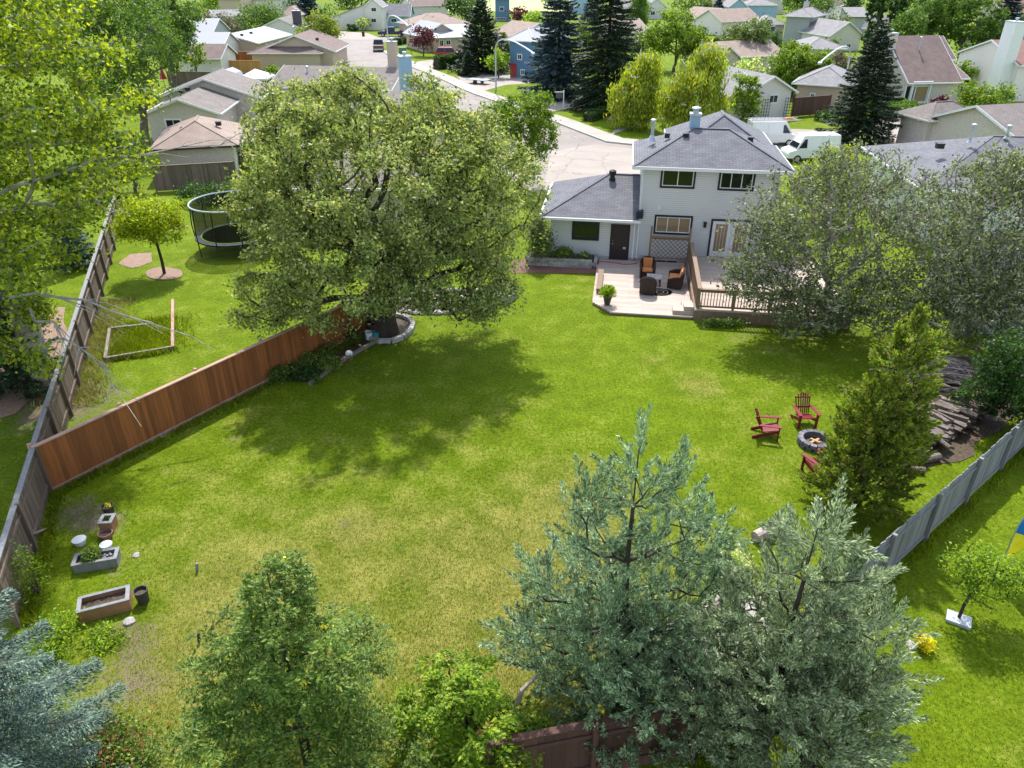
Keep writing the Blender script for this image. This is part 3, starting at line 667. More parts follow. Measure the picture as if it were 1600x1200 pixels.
def house(label, bl, br, d, h, roof, rise, wall, roofm, oh=.5, wings=(), wins=(), doors=(), chim=(), vents=(), trim='white', world=None, wing_fac=1, name='house', cat='house', glass='glass_d', wtrim='white'):
    if world: A = Vector((*world[:2], 0)); rz = world[2]; wd = world[3]
    else: A = P(*bl); B = P(*br); rz = math.atan2(B.y-A.y, B.x-A.x); wd = (B-A).length
    t = thing(name, label, cat, A, rz); wm, rm, tm = MB(), MB(), MB()
    if roof: roofs(wm, rm, tm, 0, wd, 0, d, h, roof, rise, oh)
    for wg in wings: roofs(wm, rm, tm, *wg)
    wm.build('wall', mt[wall], t, uv=True); r = rm.build('roof', mt[roofm], t, uv=True)
    if tm.v: tm.build('trim', mt[trim], t)
    ax = Vector((math.cos(rz), math.sin(rz), 0)); fx = {'f': (Face('f'), A, rz), 'r': (Face('r', wd), A + ax*wd, rz + math.pi/2), 'l': (Face('l'), A, rz + math.pi/2)}
    for q in wins:
        f, O, a = fx[q[0]]; u0, z1 = onwall(q[1], q[2], O, a); u1, z0 = onwall(q[3], q[4], O, a)
        if min(z0, z1) < .25: z0 = max(z0, .3)
        window(t, f, u0, u1, z0, z1, glass=q[5] if len(q) > 5 else glass, trimm=wtrim, sash=wtrim, mull=q[6] if len(q) > 6 else 1)
    if not wins and A.y > 60 and wd > 5.5 and roof:
        for u in ((.28, .70) if wd > 8 else (.35,)): window(t, Face('f'), wd*u-.6, wd*u+.6, 1.05, 2.0, glass=glass)
    for q in doors:
        f, O, a = fx[q[0]]; u0, z1 = onwall(q[1], q[2], O, a); u1, z0 = onwall(q[3], q[4], O, a); u0, u1 = sorted((u0, u1))
        m = MB(); f.bx(m, u0, u1, .05, z1, 0, .06); dd = m.build('door', mt[q[5]], t); m = MB(); f.bx(m, u0+.06, u0+.16, (z1)*.46, (z1)*.46+.05, .06, .12); m.build('handle', mt['gray_m'], dd)
    for (cx, cy, cw, cdp, zt, cm) in chim:
        m = MB(); m.box(cx-cw/2, cx+cw/2, cy-cdp/2, cy+cdp/2, 0.3, zt); c = m.build('chimney', mt[cm], r, uv=True)
        m = MB(); m.box(cx-cw/2-.06, cx+cw/2+.06, cy-cdp/2-.06, cy+cdp/2+.06, zt, zt+.08); m.lathe([(.13, .08), (.13, .32), (.22, .34), (.2, .42), (.02, .46)], (cx, cy, zt), 10); m.build('chimney_cap', mt['gray_m'], r)
    for (vx, vy, z, hh, k) in vents:
        m = MB()
        if k == 'pipe': m.lathe([(.16, 0), (.085, .12), (.085, hh), (.15, hh+.02), (.15, hh+.14), (.05, hh+.18)], (vx, vy, z), 10); m.build('flue_pipe', mt['gray_m'], r)
        else: m.box(vx-.2, vx+.2, vy-.2, vy+.2, z-.1, z+.16); m.box(vx-.24, vx+.24, vy-.24, vy+.24, z+.16, z+.2); m.build('roof_vent', mt['black'], r)
    return t, wd
# --- our house: two storeys with an attached garage
HO = (6.75, 38.8); HR = R(-8.3)
hs = thing('house', 'two storey house with pale siding, grey hip roof and attached garage, behind the deck', 'house', (*HO, 0), HR)
fm = MB(); fm.box(.03, 6.92, .03, 9.0, 0, .34); fm.box(-4.67, -.02, .03, 6.2, 0, .34); fm.build('foundation', mt['found'], hs)
wm, rm, tm = MB(), MB(), MB()
roofs(wm, rm, tm, 0, 6.95, 0, 5.05, 5.2, 'hip', 1.38, .5, .16, .3)
wm.build('wall', mt['cream_sid'], hs, uv=True); r1 = rm.build('roof', mt['roof_g'], hs, uv=True); tm.build('gutter', mt['white'], hs)
wm, rm, tm = MB(), MB(), MB()
roofs(wm, rm, tm, 1.9, 6.87, 3.0, 9.3, 5.15, 'hip', 1.66, .48, .15, .3)
wm.build('wall', mt['cream_sid'], hs, uv=True); rm.build('roof', mt['roof_g'], hs, uv=True); tm.build('gutter', mt['white'], hs)
gw = MB(); gw.box(-4.7, -.003, .002, 6.2, .3, 2.4); gw.build('wall', mt['cream_sid'], hs, uv=True)
rm = MB(); h0, th = 2.4, .14; X0, X1, Y0, Y1 = -5.2, .0, -.5, 6.7; zz = h0+th; zr = 4.05; ym = 3.1
rm.add([(X0,Y0,zz),(X1-.003,Y0,zz),(X1-.003,Y1,zz),(X0,Y1,zz),(-1.75,ym,zr),(X1-.003,ym,zr),(X0,Y0,h0),(X1-.003,Y0,h0),(X1-.003,Y1,h0),(X0,Y1,h0)],
       [(0,1,5,4),(2,3,4,5),(3,0,4),(9,8,7,6),(1,2,5),(0,6,7,1),(3,9,6,0)])
rm.bar((X0,Y0,zz+.012),(-1.75,ym,zr+.012),.16,.03); rm.bar((-1.75,ym,zr+.012),(-.05,ym,zr+.012),.16,.03)
r2 = rm.build('roof', mt['roof_g'], hs, uv=True)
tm = MB(); tm.bar((X0,Y0-.05,h0+.07),(.12,Y0-.05,h0+.07),.1,.13); tm.bar((X0-.05,Y0,h0+.07),(X0-.05,Y1,h0+.07),.1,.13)
tm.build('gutter', mt['white'], hs)
for q in (((.05,-.06,.3),(.05,-.06,5.15)), ((-.16,-.09,.3),(-.16,-.09,2.4)), ((6.9,-.06,.3),(6.9,-.06,5.15))): m = MB(); m.bar(*q, .08, .08); m.build('downpipe', mt['white'], hs)
m = MB(); m.box(-.14, .22, -.42, -.02, 2.62, 3.0); m.build('utility_box', mt['blacktrim'], hs)
ff = Face('f')
window(hs, ff, 1.05, 2.62, 4.30, 5.12, .1, 'blacktrim', 'white', 'glass'); window(hs, ff, 3.98, 5.58, 4.28, 5.10, .1, 'blacktrim', 'white', 'glass', 2)
window(hs, ff, .95, 2.74, 1.82, 2.66, .1, 'blacktrim', 'white', 'glass_b', 2); window(hs, ff, -3.42, -2.12, 1.27, 2.12, .09, 'blacktrim', 'blacktrim', 'glass', 1, 3)
window(hs, ff, 1.1, 2.3, .06, .28, .05, 'gray_m', 'gray_m', 'glass_d')
# side door of the garage
m = MB(); ff.bx(m, -1.42, -1.34, .1, 2.14, 0, .05); ff.bx(m, -.46, -.38, .1, 2.14, 0, .05); ff.bx(m, -1.34, -.46, 2.06, 2.14, 0, .05); dr = m.build('door', mt['black'], hs)
m = MB(); ff.bx(m, -1.34, -.46, .14, 2.06, 0, .03)
for a in (-1.24, -.86):
    for z0, z1 in ((.3, .85), (.95, 1.5), (1.6, 1.92)): ff.bx(m, a, a+.3, z0, z1, .03, .042)
m.build('door_leaf', mt['darkdoor'], dr); m = MB(); m.blob((-1.27, -.08, 1.08), .045); m.blob((-1.27, -.06, 1.25), .03); m.build('handle', mt['rim'], dr)
m = MB(); ff.bx(m, -1.45, -.35, .04, .12, 0, .35); m.build('door_step', mt['conc'], hs)
# french doors onto the upper deck
m = MB(); u0, u1 = 3.9, 5.86; ff.bx(m, u0-.1, u0, .62, 2.66, 0, .05); ff.bx(m, u1, u1+.1, .62, 2.66, 0, .05); ff.bx(m, u0, u1, 2.56, 2.66, 0, .05); fd = m.build('patio_door', mt['blacktrim'], hs)
m = MB()
for a, b in ((u0, 4.86), (4.9, u1)):
    ff.bx(m, a, a+.17, .64, 2.56, 0, .035); ff.bx(m, b-.17, b, .64, 2.56, 0, .035); ff.bx(m, a+.17, b-.17, .64, .9, 0, .035); ff.bx(m, a+.17, b-.17, 2.4, 2.56, 0, .035)
m.build('door_leaf', mt['white'], fd)
m = MB(); ff.bx(m, u0+.17, 4.69, .9, 2.4, -.005, .015); ff.bx(m, 5.07, u1-.17, .9, 2.4, -.005, .015); m.build('pane', mt['glass_b'], fd)
m = MB()
for a, b in ((u0+.17, 4.69), (5.07, u1-.17)):
    for k in range(1, 4): c = a + (b-a)*k/4; ff.bx(m, c-.008, c+.008, .9, 2.4, .015, .022)
m.build('glazing_bars', mt['white'], fd)
m = MB(); m.box(3.42, 3.56, -.14, 0, 2.2, 2.44); m.box(3.4, 3.58, -.18, 0, 2.44, 2.48); m.build('wall_lamp', mt['black'], hs)
m = MB(); m.box(.95, 1.12, -.08, 0, 3.05, 3.18); m.box(.93, 1.14, -.1, 0, 3.18, 3.21); m.build('wall_vent', mt['white'], hs)
m = MB(); m.box(.22, .5, -.1, 0, .32, .48); m.box(-.7, -.55, -.07, 0, .78, .9); m.build('outlet_cover', mt['gray_m'], hs)
def flue(x, y, z, hh, par):
    m = MB(); m.lathe([(.22, -.15), (.12, .1), (.09, .15), (.09, hh), (.14, hh+.01), (.14, hh+.12), (.04, hh+.16)], (x, y, z), 12); m.build('flue_pipe', mt['gray_m'], par)
m = MB(); m.box(2.36, 2.88, 2.79, 3.31, 5.2, 7.3); ch = m.build('chimney', mt['sky_sid'], r1, uv=True)
m = MB(); m.box(2.31, 2.93, 2.74, 3.36, 7.3, 7.42); m.lathe([(.15, .12), (.15, .3), (.24, .32), (.24, .4), (.04, .46)], (2.62, 3.05, 7.3), 12); m.build('chimney_cap', mt['gray_m'], r1)
flue(.42, 2.6, 6.15, .85, r1)
for x, y, z in ((2.15, 1.9, 6.45), (1.2, 2.3, 6.35), (5.5, 2.2, 6.3)): 
    m = MB(); m.box(x-.13, x+.13, y-.13, y+.13, z-.1, z+.12); m.box(x-.16, x+.16, y-.16, y+.16, z+.12, z+.15); m.build('roof_vent', mt['black'], r1)
m = MB(); m.lathe([(.18, -.1), (.18, .05), (.13, .08), (.13, .28), (.2, .3), (.2, .44), (.1, .5)], (-1.55, 2.6, 3.9), 12); m.build('roof_vent', mt['black'], r2)
# ------------------------------------------------------------------ deck
def hp(x, y, z=0):
    c, s = math.cos(HR), math.sin(HR); return Vector((HO[0] + x*c - y*s, HO[1] + x*s + y*c, z))
dk_ = thing('deck', 'two level timber deck with grey brown boards against the pale house', 'deck', (*HO, 0), HR)
m = MB(); y = -7.12; k = 0
while y < -.06:
    xl = -2.02 if y > -6.1 else -2.02 + (-6.1 - y) * .85
    if y > -1.0: xl = -1.95
    xm = (.35, 1.1, -.3)[k % 3]; m.box(xl, xm-.004, y, y+.135, .09, .15); m.box(xm+.004, 2.68, y, y+.135, .09, .15); y += .142; k += 1
m.build('lower_boards', mt['deck'], dk_)
m = MB(); y = -7.22; k = 0
while y < -.06:
    xm = (5.5, 6.6, 7.4)[k % 3]; m.box(2.74, xm-.004, y, y+.135, .52, .58); m.box(xm+.004, 9.6, y, y+.135, .52, .58); y += .142; k += 1
m.build('upper_boards', mt['deck'], dk_)
m = MB(); m.prism([(-1.98,-.1),(-1.98,-6.1),(-1.1,-7.09),(2.66,-7.09),(2.66,-.1)], .0, .085); m.build('lower_skirt', mt['rail'], dk_)
m = MB(); m.box(2.7, 9.6, -7.2, -.05, .0, .51); m.build('upper_skirt', mt['rail'], dk_)
m = MB(); m.box(1.75, 2.69, -6.95, -6.25, .155, .34); m.box(2.2, 2.69, -6.25, -5.6, .155, .34); m.box(2.25, 2.69, -6.85, -6.3, .345, .52); st = m.build('steps', mt['deck'], dk_)
m = MB(); m.box(-1.9, -1.62, -5.0, -2.3, .3, .42); m.box(-1.88, -1.64, -4.9, -4.7, .155, .3); m.box(-1.88, -1.64, -2.6, -2.4, .155, .3); m.build('edge_bench', mt['rail'], dk_)
rl = MB(); bl_ = MB()
def railing(p, q, zb, top=1.0, post_at=None, n=None):
    p, q = Vector(p), Vector(q); L = (q-p).length; d = (q-p)/L
    rl.bar(p + Vector((0,0,top)), q + Vector((0,0,top)), .14, .04); rl.bar(p + Vector((0,0,top-.1)), q + Vector((0,0,top-.1)), .04, .09); rl.bar(p + Vector((0,0,.12)), q + Vector((0,0,.12)), .04, .09)
    k = 0.0
    while k < L: bl_.bar(p + d*k + Vector((0,0,.1)), p + d*k + Vector((0,0,top-.06)), .035, .035); k += .135
for a, b in (((2.84,-7.1,.58),(9.6,-7.1,.58)),): railing(a, b, .58, .95)
rl.bar((2.84,-.95,1.62),(2.84,-7.1,1.55),.2,.045); rl.bar((2.84,-.95,1.5),(2.84,-7.1,1.43),.04,.12); rl.bar((2.84,-.95,.72),(2.84,-5.6,.72),.04,.1)
for k in range(48): bl_.bar((2.80,-1.0-k*.128,.6),(2.80,-1.0-k*.128,1.5),.03,.1, (1,0,0))
ra = rl.build('railing', mt['rail'], dk_); bl_.build('balusters', mt['rail'], ra)
for x, y in ((2.84,-7.1),(4.4,-7.1),(6.0,-7.1),(7.6,-7.1),(9.5,-7.1),(2.84,-1.0),(2.84,-4.0)):
    m = MB(); m.box(x-.05, x+.05, y-.05, y+.05, .1, 1.56); m.build('post', mt['rail'], ra)
sc_ = thing('lattice_screen', 'brown lattice screen on two tall posts under the ground floor window', 'screen', hp(0,0,.15), HR)
m = MB(); m.box(.66, .76, -.95, -.85, 0, 2.25); m.build('post', mt['rail'], sc_); m = MB(); m.box(2.66, 2.76, -.95, -.85, 0, 2.2); m.build('post', mt['rail'], sc_)
m = MB(); m.box(.76, 2.66, -.98, -.82, 1.66, 1.72); m.box(.76, 2.66, -.93, -.87, 1.56, 1.66); m.box(.76, 2.66, -.93, -.87, .5, .58); m.build('frame', mt['rail'], sc_)
m = MB(); x0, x1, z0, z1 = .76, 2.66, .58, 1.56; c = -1.0
while c < 2.0:
    for sgn in (1, -1):
        pts = []
        for kk in range(2): pass
        if sgn == 1: a0, a1 = max(x0, x0 + c), min(x1, x0 + c + (z1-z0)); p0, p1 = (a0, z0 + a0 - x0 - c), (a1, z0 + a1 - x0 - c)
        else: a0, a1 = max(x0, x0 + c), min(x1, x0 + c + (z1-z0)); p0, p1 = (a0, z1 - (a0 - x0 - c)), (a1, z1 - (a1 - x0 - c))
        if a1 - a0 > .03: m.bar((p0[0], -.90 - .006*sgn, p0[1]), (p1[0], -.90 - .006*sgn, p1[1]), .032, .012, (0,1,0))
    c += .235
m.build('lattice', mt['rail'], sc_)
# wicker set
def wicker(label, loc, rz, wide=.72, group='dark wicker seats with rust cushions on the deck'):
    t = thing('wicker_armchair', label, 'armchair', loc, rz, group); m = MB(); w2 = wide/2
    m.box(-w2+.06, w2-.06, -.32, .3, .05, .36)
    prof = []
    for sgn in (-1, 1):
        m.tube([(sgn*(w2-.02), -.36, .05), (sgn*(w2-.01), -.36, .55), (sgn*w2, -.1, .62), (sgn*w2, .2, .66)], [.05,.06,.065,.06], 8)
        m.add([(sgn*(w2-.06), -.36, .08), (sgn*(w2+.02), -.36, .08), (sgn*(w2+.02), -.36, .56), (sgn*(w2-.06), -.36, .56), (sgn*(w2-.06), .3, .08), (sgn*(w2+.02), .3, .08), (sgn*(w2+.02), .3, .64), (sgn*(w2-.06), .3, .64)],
              [(0,1,2,3),(7,6,5,4),(0,4,5,1),(1,5,6,2),(2,6,7,3),(3,7,4,0)])
    m.build('frame', mt['wicker'], t, bevel=.01)
    b = MB(); n = 9; V = []
    for i in range(n+1):
        a = math.pi * i / n; x = -math.cos(a) * (w2 + .02); z = .62 + .36 * math.sin(a) ** .7; yy = .26 + .10 * math.sin(a)
        V += [(x, yy - .04 + .06*(z-.6), z), (x, yy + .04 + .06*(z-.6), z), (x*.97, yy - .1, .12), (x*.97, yy - .02, .12)]
    F_ = []
    for i in range(n):
        o = i*4; q = o+4; F_ += [(o, q, q+1, o+1), (o, o+2, q+2, q), (o+1, q+1, q+3, o+3), (o+2, o+3, q+3, q+2)]
    b.add(V, F_); b.tube([V[i*4] for i in range(n+1)], .045, 6); b.build('backrest', mt['wicker'], t)
    c = MB(); c.box(-w2+.09, w2-.09, -.36, .2, .37, .49); c.build('seat_cushion', mt['cushion'], t, bevel=.04)
    c = MB(); c.add([(-w2+.12, .12, .48), (w2-.12, .12, .48), (w2-.12, .22, .95), (-w2+.12, .22, .95), (-w2+.12, .24, .48), (w2-.12, .24, .48), (w2-.12, .34, .93), (-w2+.12, .34, .93)],
                    [(0,1,2,3),(7,6,5,4),(0,4,5,1),(1,5,6,2),(2,6,7,3),(3,7,4,0)]); c.build('back_cushion', mt['cushion'], t, bevel=.04)
    return t
wicker('dark wicker armchair facing us below the lattice screen, rust cushions', hp(.62,-2.35,.15), HR)
wicker('dark wicker armchair with its back to us, nearest of the deck seats', hp(.62,-4.6,.15), HR + math.pi - .1)
wicker('wide dark wicker loveseat with two rust cushions beside the deck railing', hp(2.05,-3.4,.15), HR - math.pi/2 - .1, 1.15)
t = thing('coffee_table', 'low square pale topped table between the wicker seats', 'table', hp(.95,-3.35,.15), HR)
m = MB(); m.box(-.36,.36,-.36,.36,.4,.43); m.build('table_top', mt['stone'], t); 
for a in (-.3,.3):
    for b in (-.3,.3): m = MB(); m.box(a-.03,a+.03,b-.03,b+.03,0,.4); m.build('leg', mt['wicker'], t)
m = MB()
for rr in (.62, .42, .22): m.lathe([(rr, .0), (rr, .006), (rr-.05, .006), (rr-.05, 0)], (0,0,.003), 32, 1, .8)
o = m.build('outdoor_mat', mt['pot_d']); o.location = hp(1.25,-4.35,.15); tag(o, 'round dark patterned mat lying on the sunny deck boards', 'mat')
# flower pot on the deck
t = thing('potted_fern', 'bushy bright green plant in a dark pot on the deck corner', 'potted plant', hp(-1.3,-6.25,.15), 0)
m = MB(); m.lathe([(.13,0),(.2,.34),(.22,.36),(.22,.4),(.18,.4),(.17,.36)],(0,0,0),16); m.build('pot', mt['pot_d'], t)
n = 1500; a = rng.random(n)*6.28; el = rng.random(n)**.7*1.5; rr = rng.random(n)**.5*.46
C = np.stack([np.cos(a)*np.cos(el*.8)*rr, np.sin(a)*np.cos(el*.8)*rr, .42+np.sin(el)*rr*1.1], 1); D = C - [0,0,.3]
fast_mesh('foliage', leafquads(C, .13, .03, unit(D), .5), 4, lf['lime'], t)
# raised block planter along the garage
t = thing('raised_planter', 'low block planter with dark soil along the garage wall', 'planter', hp(0,0,0), HR)
m = MB()
for lay in range(3):
    x = -5.9 + (lay % 2) * .15
    while x < -2.35: m.box(x, x+.29, -1.25, -1.05, lay*.15+.002, lay*.15+.145); x += .3
    for yy in (-1.04, -.74, -.44): m.box(-2.2, -2.02, yy, yy+.28, lay*.15+.002, lay*.15+.145)
m.build('block_edging', mt['block'], t); m = MB(); m.box(-5.9,-2.22,-1.05,-.02,0,.38); m.build('soil', mt['soil'], t)
bush('low fern like green plant growing in the block planter below the garage window', hp(-3.9,-.65,.38), .5, .5, 'fern', 1200, .1, 'plant', 'plant')
bush('small plant with white flowers at the right end of the block planter', hp(-2.75,-.7,.38), .28, .35, 'green', 500, .08, 'flowering_plant', 'plant', extra=(160,'cream',.07))
bush('tall reddish green shrub at the left corner of the garage', hp(-5.2,-.9,0), .75, 2.5, 'olive', 3500, .12, extra=(500,'brown',.12))
# garden hose
m = MB(); pts = [hp(-2.0,-.45,.17), hp(-1.2,-.55,.17), hp(-.6,-.75,.17), hp(-.1,-.6,.17), hp(.2,-.35,.17)]; m.tube([p + Vector((0,0,0)) for p in pts], .02, 6)
tag(m.build('garden_hose', mt['red']), 'thin garden hose trailing over the deck in front of the dark door', 'hose')
# ------------------------------------------------------------------ fences
def fence(label, a, b, h, boards, capm, postm, bay=2.4, name='fence', board_w=.14, cap=True, side=1, gap=.004, rails=(.35, 1.35), kick=None, group=None, posth=.08, wob=0, postoff=.07):
    a, b = Vector(a[:2]), Vector(b[:2]); L = (b-a).length; rz = math.atan2(b.y-a.y, b.x-a.x)
    t = thing(name, label, 'fence', (a.x, a.y, 0), rz, group); m = MB(); x = 0; rr = random.Random(int(L*100))
    while x < L - .02:
        w_ = min(board_w, L - x); dz = rr.uniform(-wob, wob); m.box(x+gap/2, x+w_-gap/2, -.011+rr.uniform(-.004,.004), .011, .06, h+dz); x += board_w
    m.build('boards', mt[boards], t); m = MB()
    for z in rails: m.box(0, L, .013*side if side > 0 else -.053, .053 if side > 0 else -.013, z, z+.09)
    m.build('rails', mt[postm], t)
    if cap: m = MB(); m.box(-.02, L, -.075, .075, h+wob+.002, h+wob+.04); m.build('top_rail', mt[capm], t)
    if kick: m = MB(); m.box(0, L, -.035, -.013, .0, .18); m.build('kick_board', mt[kick], t)
    k = max(1, round(L / bay))
    for i in range(k+1):
        x = L * i / k; m = MB(); m.box(x-.05, x+.05, postoff*side - .05, postoff*side + .05, 0, h+posth); m.build('post', mt[postm], t)
    return t
cnr = P(50, 700, 1.75)
fence('new stained brown cedar fence running from the left corner to the big tree', cnr, P(575, 459, 1.75), 1.75, 'fence_br', 'fence_cap', 'fence_cap', 2.9, kick='fence_cap', posth=.1, postoff=.13)
l0, l1 = P(-12, 902, 1.7), P(182, 296, 1.7)
fence('old weathered brown board fence along the left side, from corner to front', l0, cnr, 1.7, 'fence_old', 'fence_grey', 'fence_old', 2.4, side=-1, wob=.015)
fence('old weathered brown board fence receding behind the left yard', cnr + Vector((-.05,.1,0)), l1, 1.7, 'fence_old', 'fence_grey', 'fence_old', 2.4, side=-1, wob=.015)
q0, q1 = P(1377, 850, 1.65), P(1600, 655, 1.65); dq = (q1 - q0).normalized()
qa = q0 - dq * ((q0.x - 3.7) / dq.x); qb = q0 + dq * 19
fence('grey weathered board fence crossing the lower right with dark posts', qa, qb, 1.65, 'fence_grey', 'fence_grey', 'fence_grey', 2.6, side=-1, cap=False, wob=.04, rails=(.12, 1.32), posth=.05)
fence('dark brown board fence piece at the bottom behind the blue junipers', P(762,1163,1.7), qa - dq * .06, 1.7, 'fence_dk', 'fence_dk', 'fence_dk', 2.4, side=-1)
fence('dark brown board fence standing below the tan garage roof', P(245, 300), P(372, 292), 1.8, 'fence_old', 'fence_old', 'fence_old', 2.4)
fence('bright golden board fence beside the white garage, far left', P(348, 117), P(409, 117), 1.9, 'fence_gold', 'fence_gold', 'fence_gold', 3)
fence('brown board fence just behind the golden one, far left', P(350, 101), P(404, 101), 1.9, 'fence_br', 'fence_gold', 'fence_gold', 3)
fence('far reddish board fence behind the golden fence and round bush', P(350, 91), P(404, 90), 1.5, 'fence_dk', 'fence_dk', 'fence_dk', 3)
fence('long dark brown fence behind the stucco bungalow with pale shed', P(265, 136), P(450, 140), 1.9, 'fence_old', 'fence_old', 'fence_old', 3)
fence('dark brown fence beside the bungalow patio with outdoor chairs', P(356, 172), P(398, 176), 1.9, 'fence_dk', 'fence_dk', 'fence_dk', 3)
fence('plain brown fence in front of the beige garage, right of white house', P(1237, 183), P(1294, 178), 1.9, 'fence_dk', 'fence_dk', 'fence_dk', 2.4)
fence('reddish fence between the steep brown roof and the white house', P(1492, 118), P(1520, 120), 1.8, 'fence_br', 'fence_br', 'fence_br', 3)
fence('short orange brown fence left of the steep roofed house chimney', P(1378, 153), P(1408, 160), 1.6, 'fence_br', 'fence_br', 'fence_br', 3)
# ------------------------------------------------------------------ the neighbourhood's buildings
house('stucco bungalow with tan brown gable roof facing us beside the left trees', (239,221), (345,219), 14, 2.45, 'gable_y', 1.1, 'stucco', 'roof_bg', .5,
      wings=[(-1.4, 8.3, 7.5, 14.5, 2.6, 'gable_y', 1.7, .5)], wins=[('f',258,187,284,198)], doors=[('f',309,185,326,202,'fence_dk')], vents=[(2.2,4,3.6,.3,'v'),(2.2,6,3.6,.3,'v')])
house('garage with tan hip roof and stucco wall behind the trampoline', (258,284), (372,277), 7.5, 2.35, 'hip', 1.35, 'stucco', 'roof_tan', .5, vents=[(1.7,2.6,3.2,.3,'v'),(4.2,3.2,3.4,.3,'v')], trim='blacktrim')
house('white walled garage with maroon brown roof left of the golden fence', (286,122), (349,122), 6.5, 2.6, 'gable_x', 1.4, 'white_sid', 'roof_br', .4, wins=[('f',296,108,303,116)], doors=[('f',331,106,346,120,'white')])
house('house with pale metal roof behind the maroon garage roof', (292,103), (352,103), 8, 2.7, 'gable_x', 1.7, 'white_sid', 'roof_w', .4, chim=())
house('far house with dark gable and white roof beside the brown bush', (282,80), (336,80), 9, 3, 'gable_x', 2.0, 'grey_sid', 'roof_w', .4)
house('beige bungalow with pale roof left of the round cedar clump', (404,94), (455,78), 9, 2.6, 'gable_x', 1.2, 'beige_w', 'roof_w', .5, vents=[(2,3,3.6,.3,'v'),(6,3,3.6,.3,'v')])
house('beige bungalow with broad brown roof in front of the cedar clump', (412,108), (522,108), 11, 2.6, 'gable_y', 2.0, 'beige_w', 'roof_br', .6, wings=[(-1, 9, -1.5, 4, 2.3, 'hip', 1.2, .5)], vents=[(4,5,4.6,.8,'pipe'),(8,3,3.9,.3,'v')])
house('house with broad grey brown roof just behind the big tree crown', (430,172), (612,178), 9, 2.5, 'gable_x', 1.5, 'stucco_w', 'roof_bg', .5, chim=[(12.2,5.6,1.0,.8,6.6,'beige_w')], vents=[(3,3,3.5,.6,'pipe'),(6,2.5,3.4,.3,'v')])
house('house with light brown roof and blue grey chimney near the silver car', (598,232), (700,224), 8.5, 2.5, 'gable_x', 1.4, 'stucco', 'roof_bg', .5, chim=[(4.0,6.5,1.1,.9,6.7,'sky_sid')], vents=[(1.4,3,3.4,.3,'v')])
house('bungalow with pale grey brown roof hidden behind the big tree', (470,352), (690,352), 9, 2.5, 'gable_x', 1.5, 'stucco', 'roof_bg', .5, wins=[('f',520,328,560,342),('f',620,330,650,344)])
house('far house with pale roof at the top left edge beside the bushes', (345,52), (385,50), 9, 2.8, 'gable_x', 1.6, 'stucco_w', 'roof_lg', .4)
house('far white building with long pale roof at the top left edge', (385,26), (442,26), 16, 4.5, 'gable_x', 2, 'white_sid', 'roof_w', .4)
house('far brick coloured house at the top edge beside the white building', (346,30), (380,30), 12, 5, 'gable_x', 2.0, 'beige_w', 'roof_red', .4)
house('low house with dark blue chimney and white gable behind the cedar clump', (412,66), (470,66), 9, 2.7, 'gable_y', 1.6, 'white_sid', 'roof_bg', .5, chim=[(7.0,1.5,1.5,1.3,5.6,'navy')])
house('far house with reddish tan roof above the dark spruce clump', (440,44), (470,44), 9, 2.8, 'hip', 1.8, 'stucco', 'roof_tan', .5)
house('tall white two storey house at the end of the street', (573,47), (598,47), 9, 5.0, 'gable_y', 1.6, 'white_sid', 'roof_lg', .35, wins=[('f',580,12,588,18),('f',580,29,588,35)],
      wings=[(-8.2, 0, .6, 9, 2.6, 'shed_x', 2.9, .3)], chim=[(1.8,5,.8,.8,8.2,'white_sid')])
house('grey roofed wing house with pale walls right of the tall white house', (600,43), (641,43), 8, 2.7, 'gable_x', 2.2, 'sky_sid', 'roof_g', .4, wins=[('f',611,29,620,35),('f',626,31,634,41)])
house('two storey house with brown gable roof and pale panels near the top', (646,38), (700,36), 9, 4.3, 'gable_x', 1.8, 'white_sid', 'roof_br', .5, wins=[('f',655,22,660,28),('f',680,20,688,26)])
house('house with tan brown hip roof behind the purple leaved tree', (652,62), (735,58), 10, 2.6, 'hip', 2.0, 'beige_w', 'roof_tan', .5, vents=[(5,3,3.8,.3,'v'),(9,3,3.8,.3,'v')])
house('beige house with pale roof and white porch right of the purple tree', (682,83), (742,80), 8, 2.6, 'gable_x', 1.5, 'beige_w', 'roof_w', .5, wins=[('f',687,63,693,72),('f',697,63,704,70),('f',724,64,732,72)],
      wings=[(-1.5, 5.2, 2, 12, 2.7, 'gable_y', 1.8, .5)])
house('dark blue two storey house at the top edge behind the tan roof', (774,33), (796,33), 8, 5.2, 'hip', 2.0, 'blue_sid', 'roof_lg', .5, wins=[('f',781,11,787,17),('f',776,28,790,32,'glass_d',3)])
house('house with light brown roof and grey side left of the blue spruce', (771,80), (809,86), 9, 2.9, 'gable_x', 1.9, 'pinkgrey_sid', 'roof_tan', .4, wins=[('f',797,60,801,70),('f',804,61,807,69)], chim=())
house('light blue split level house with pale roof partly behind the blue spruce', (797,120), (832,123), 10, 4.7, 'hip', 1.4, 'blue_sid', 'roof_w', .6, wins=[('f',809,85,815,93),('f',814,109,819,117)], doors=[('f',798,99,807,117,'red')])
house('far pale blue house behind the spruce tops at the top edge', (893,22), (920,22), 10, 5, 'gable_y', 2, 'sky_sid', 'roof_lg', .4, wins=[('f',903,5,907,10)])
house('far house with dull pink roof between the spruce and the maple', (958,76), (1010,74), 9, 2.8, 'gable_x', 1.8, 'stucco', 'roof_tan', .5)
house('far house with pale pink roof above the round green maple', (1085,52), (1125,56), 12, 2.9, 'gable_y', 2, 'stucco_w', 'roof_tan', .5, wings=[(-8, 0, 3, 12, 2.8, 'gable_x', 2, .5)], wins=[('f',1098,42,1104,50)])
house('tall cream house at the top edge right of the small spruce', (1120,26), (1178,26), 9, 6.4, 'gable_x', 2, 'beige_w', 'roof_br', .4, wins=[('f',1142,2,1148,8),('f',1158,3,1164,9)])
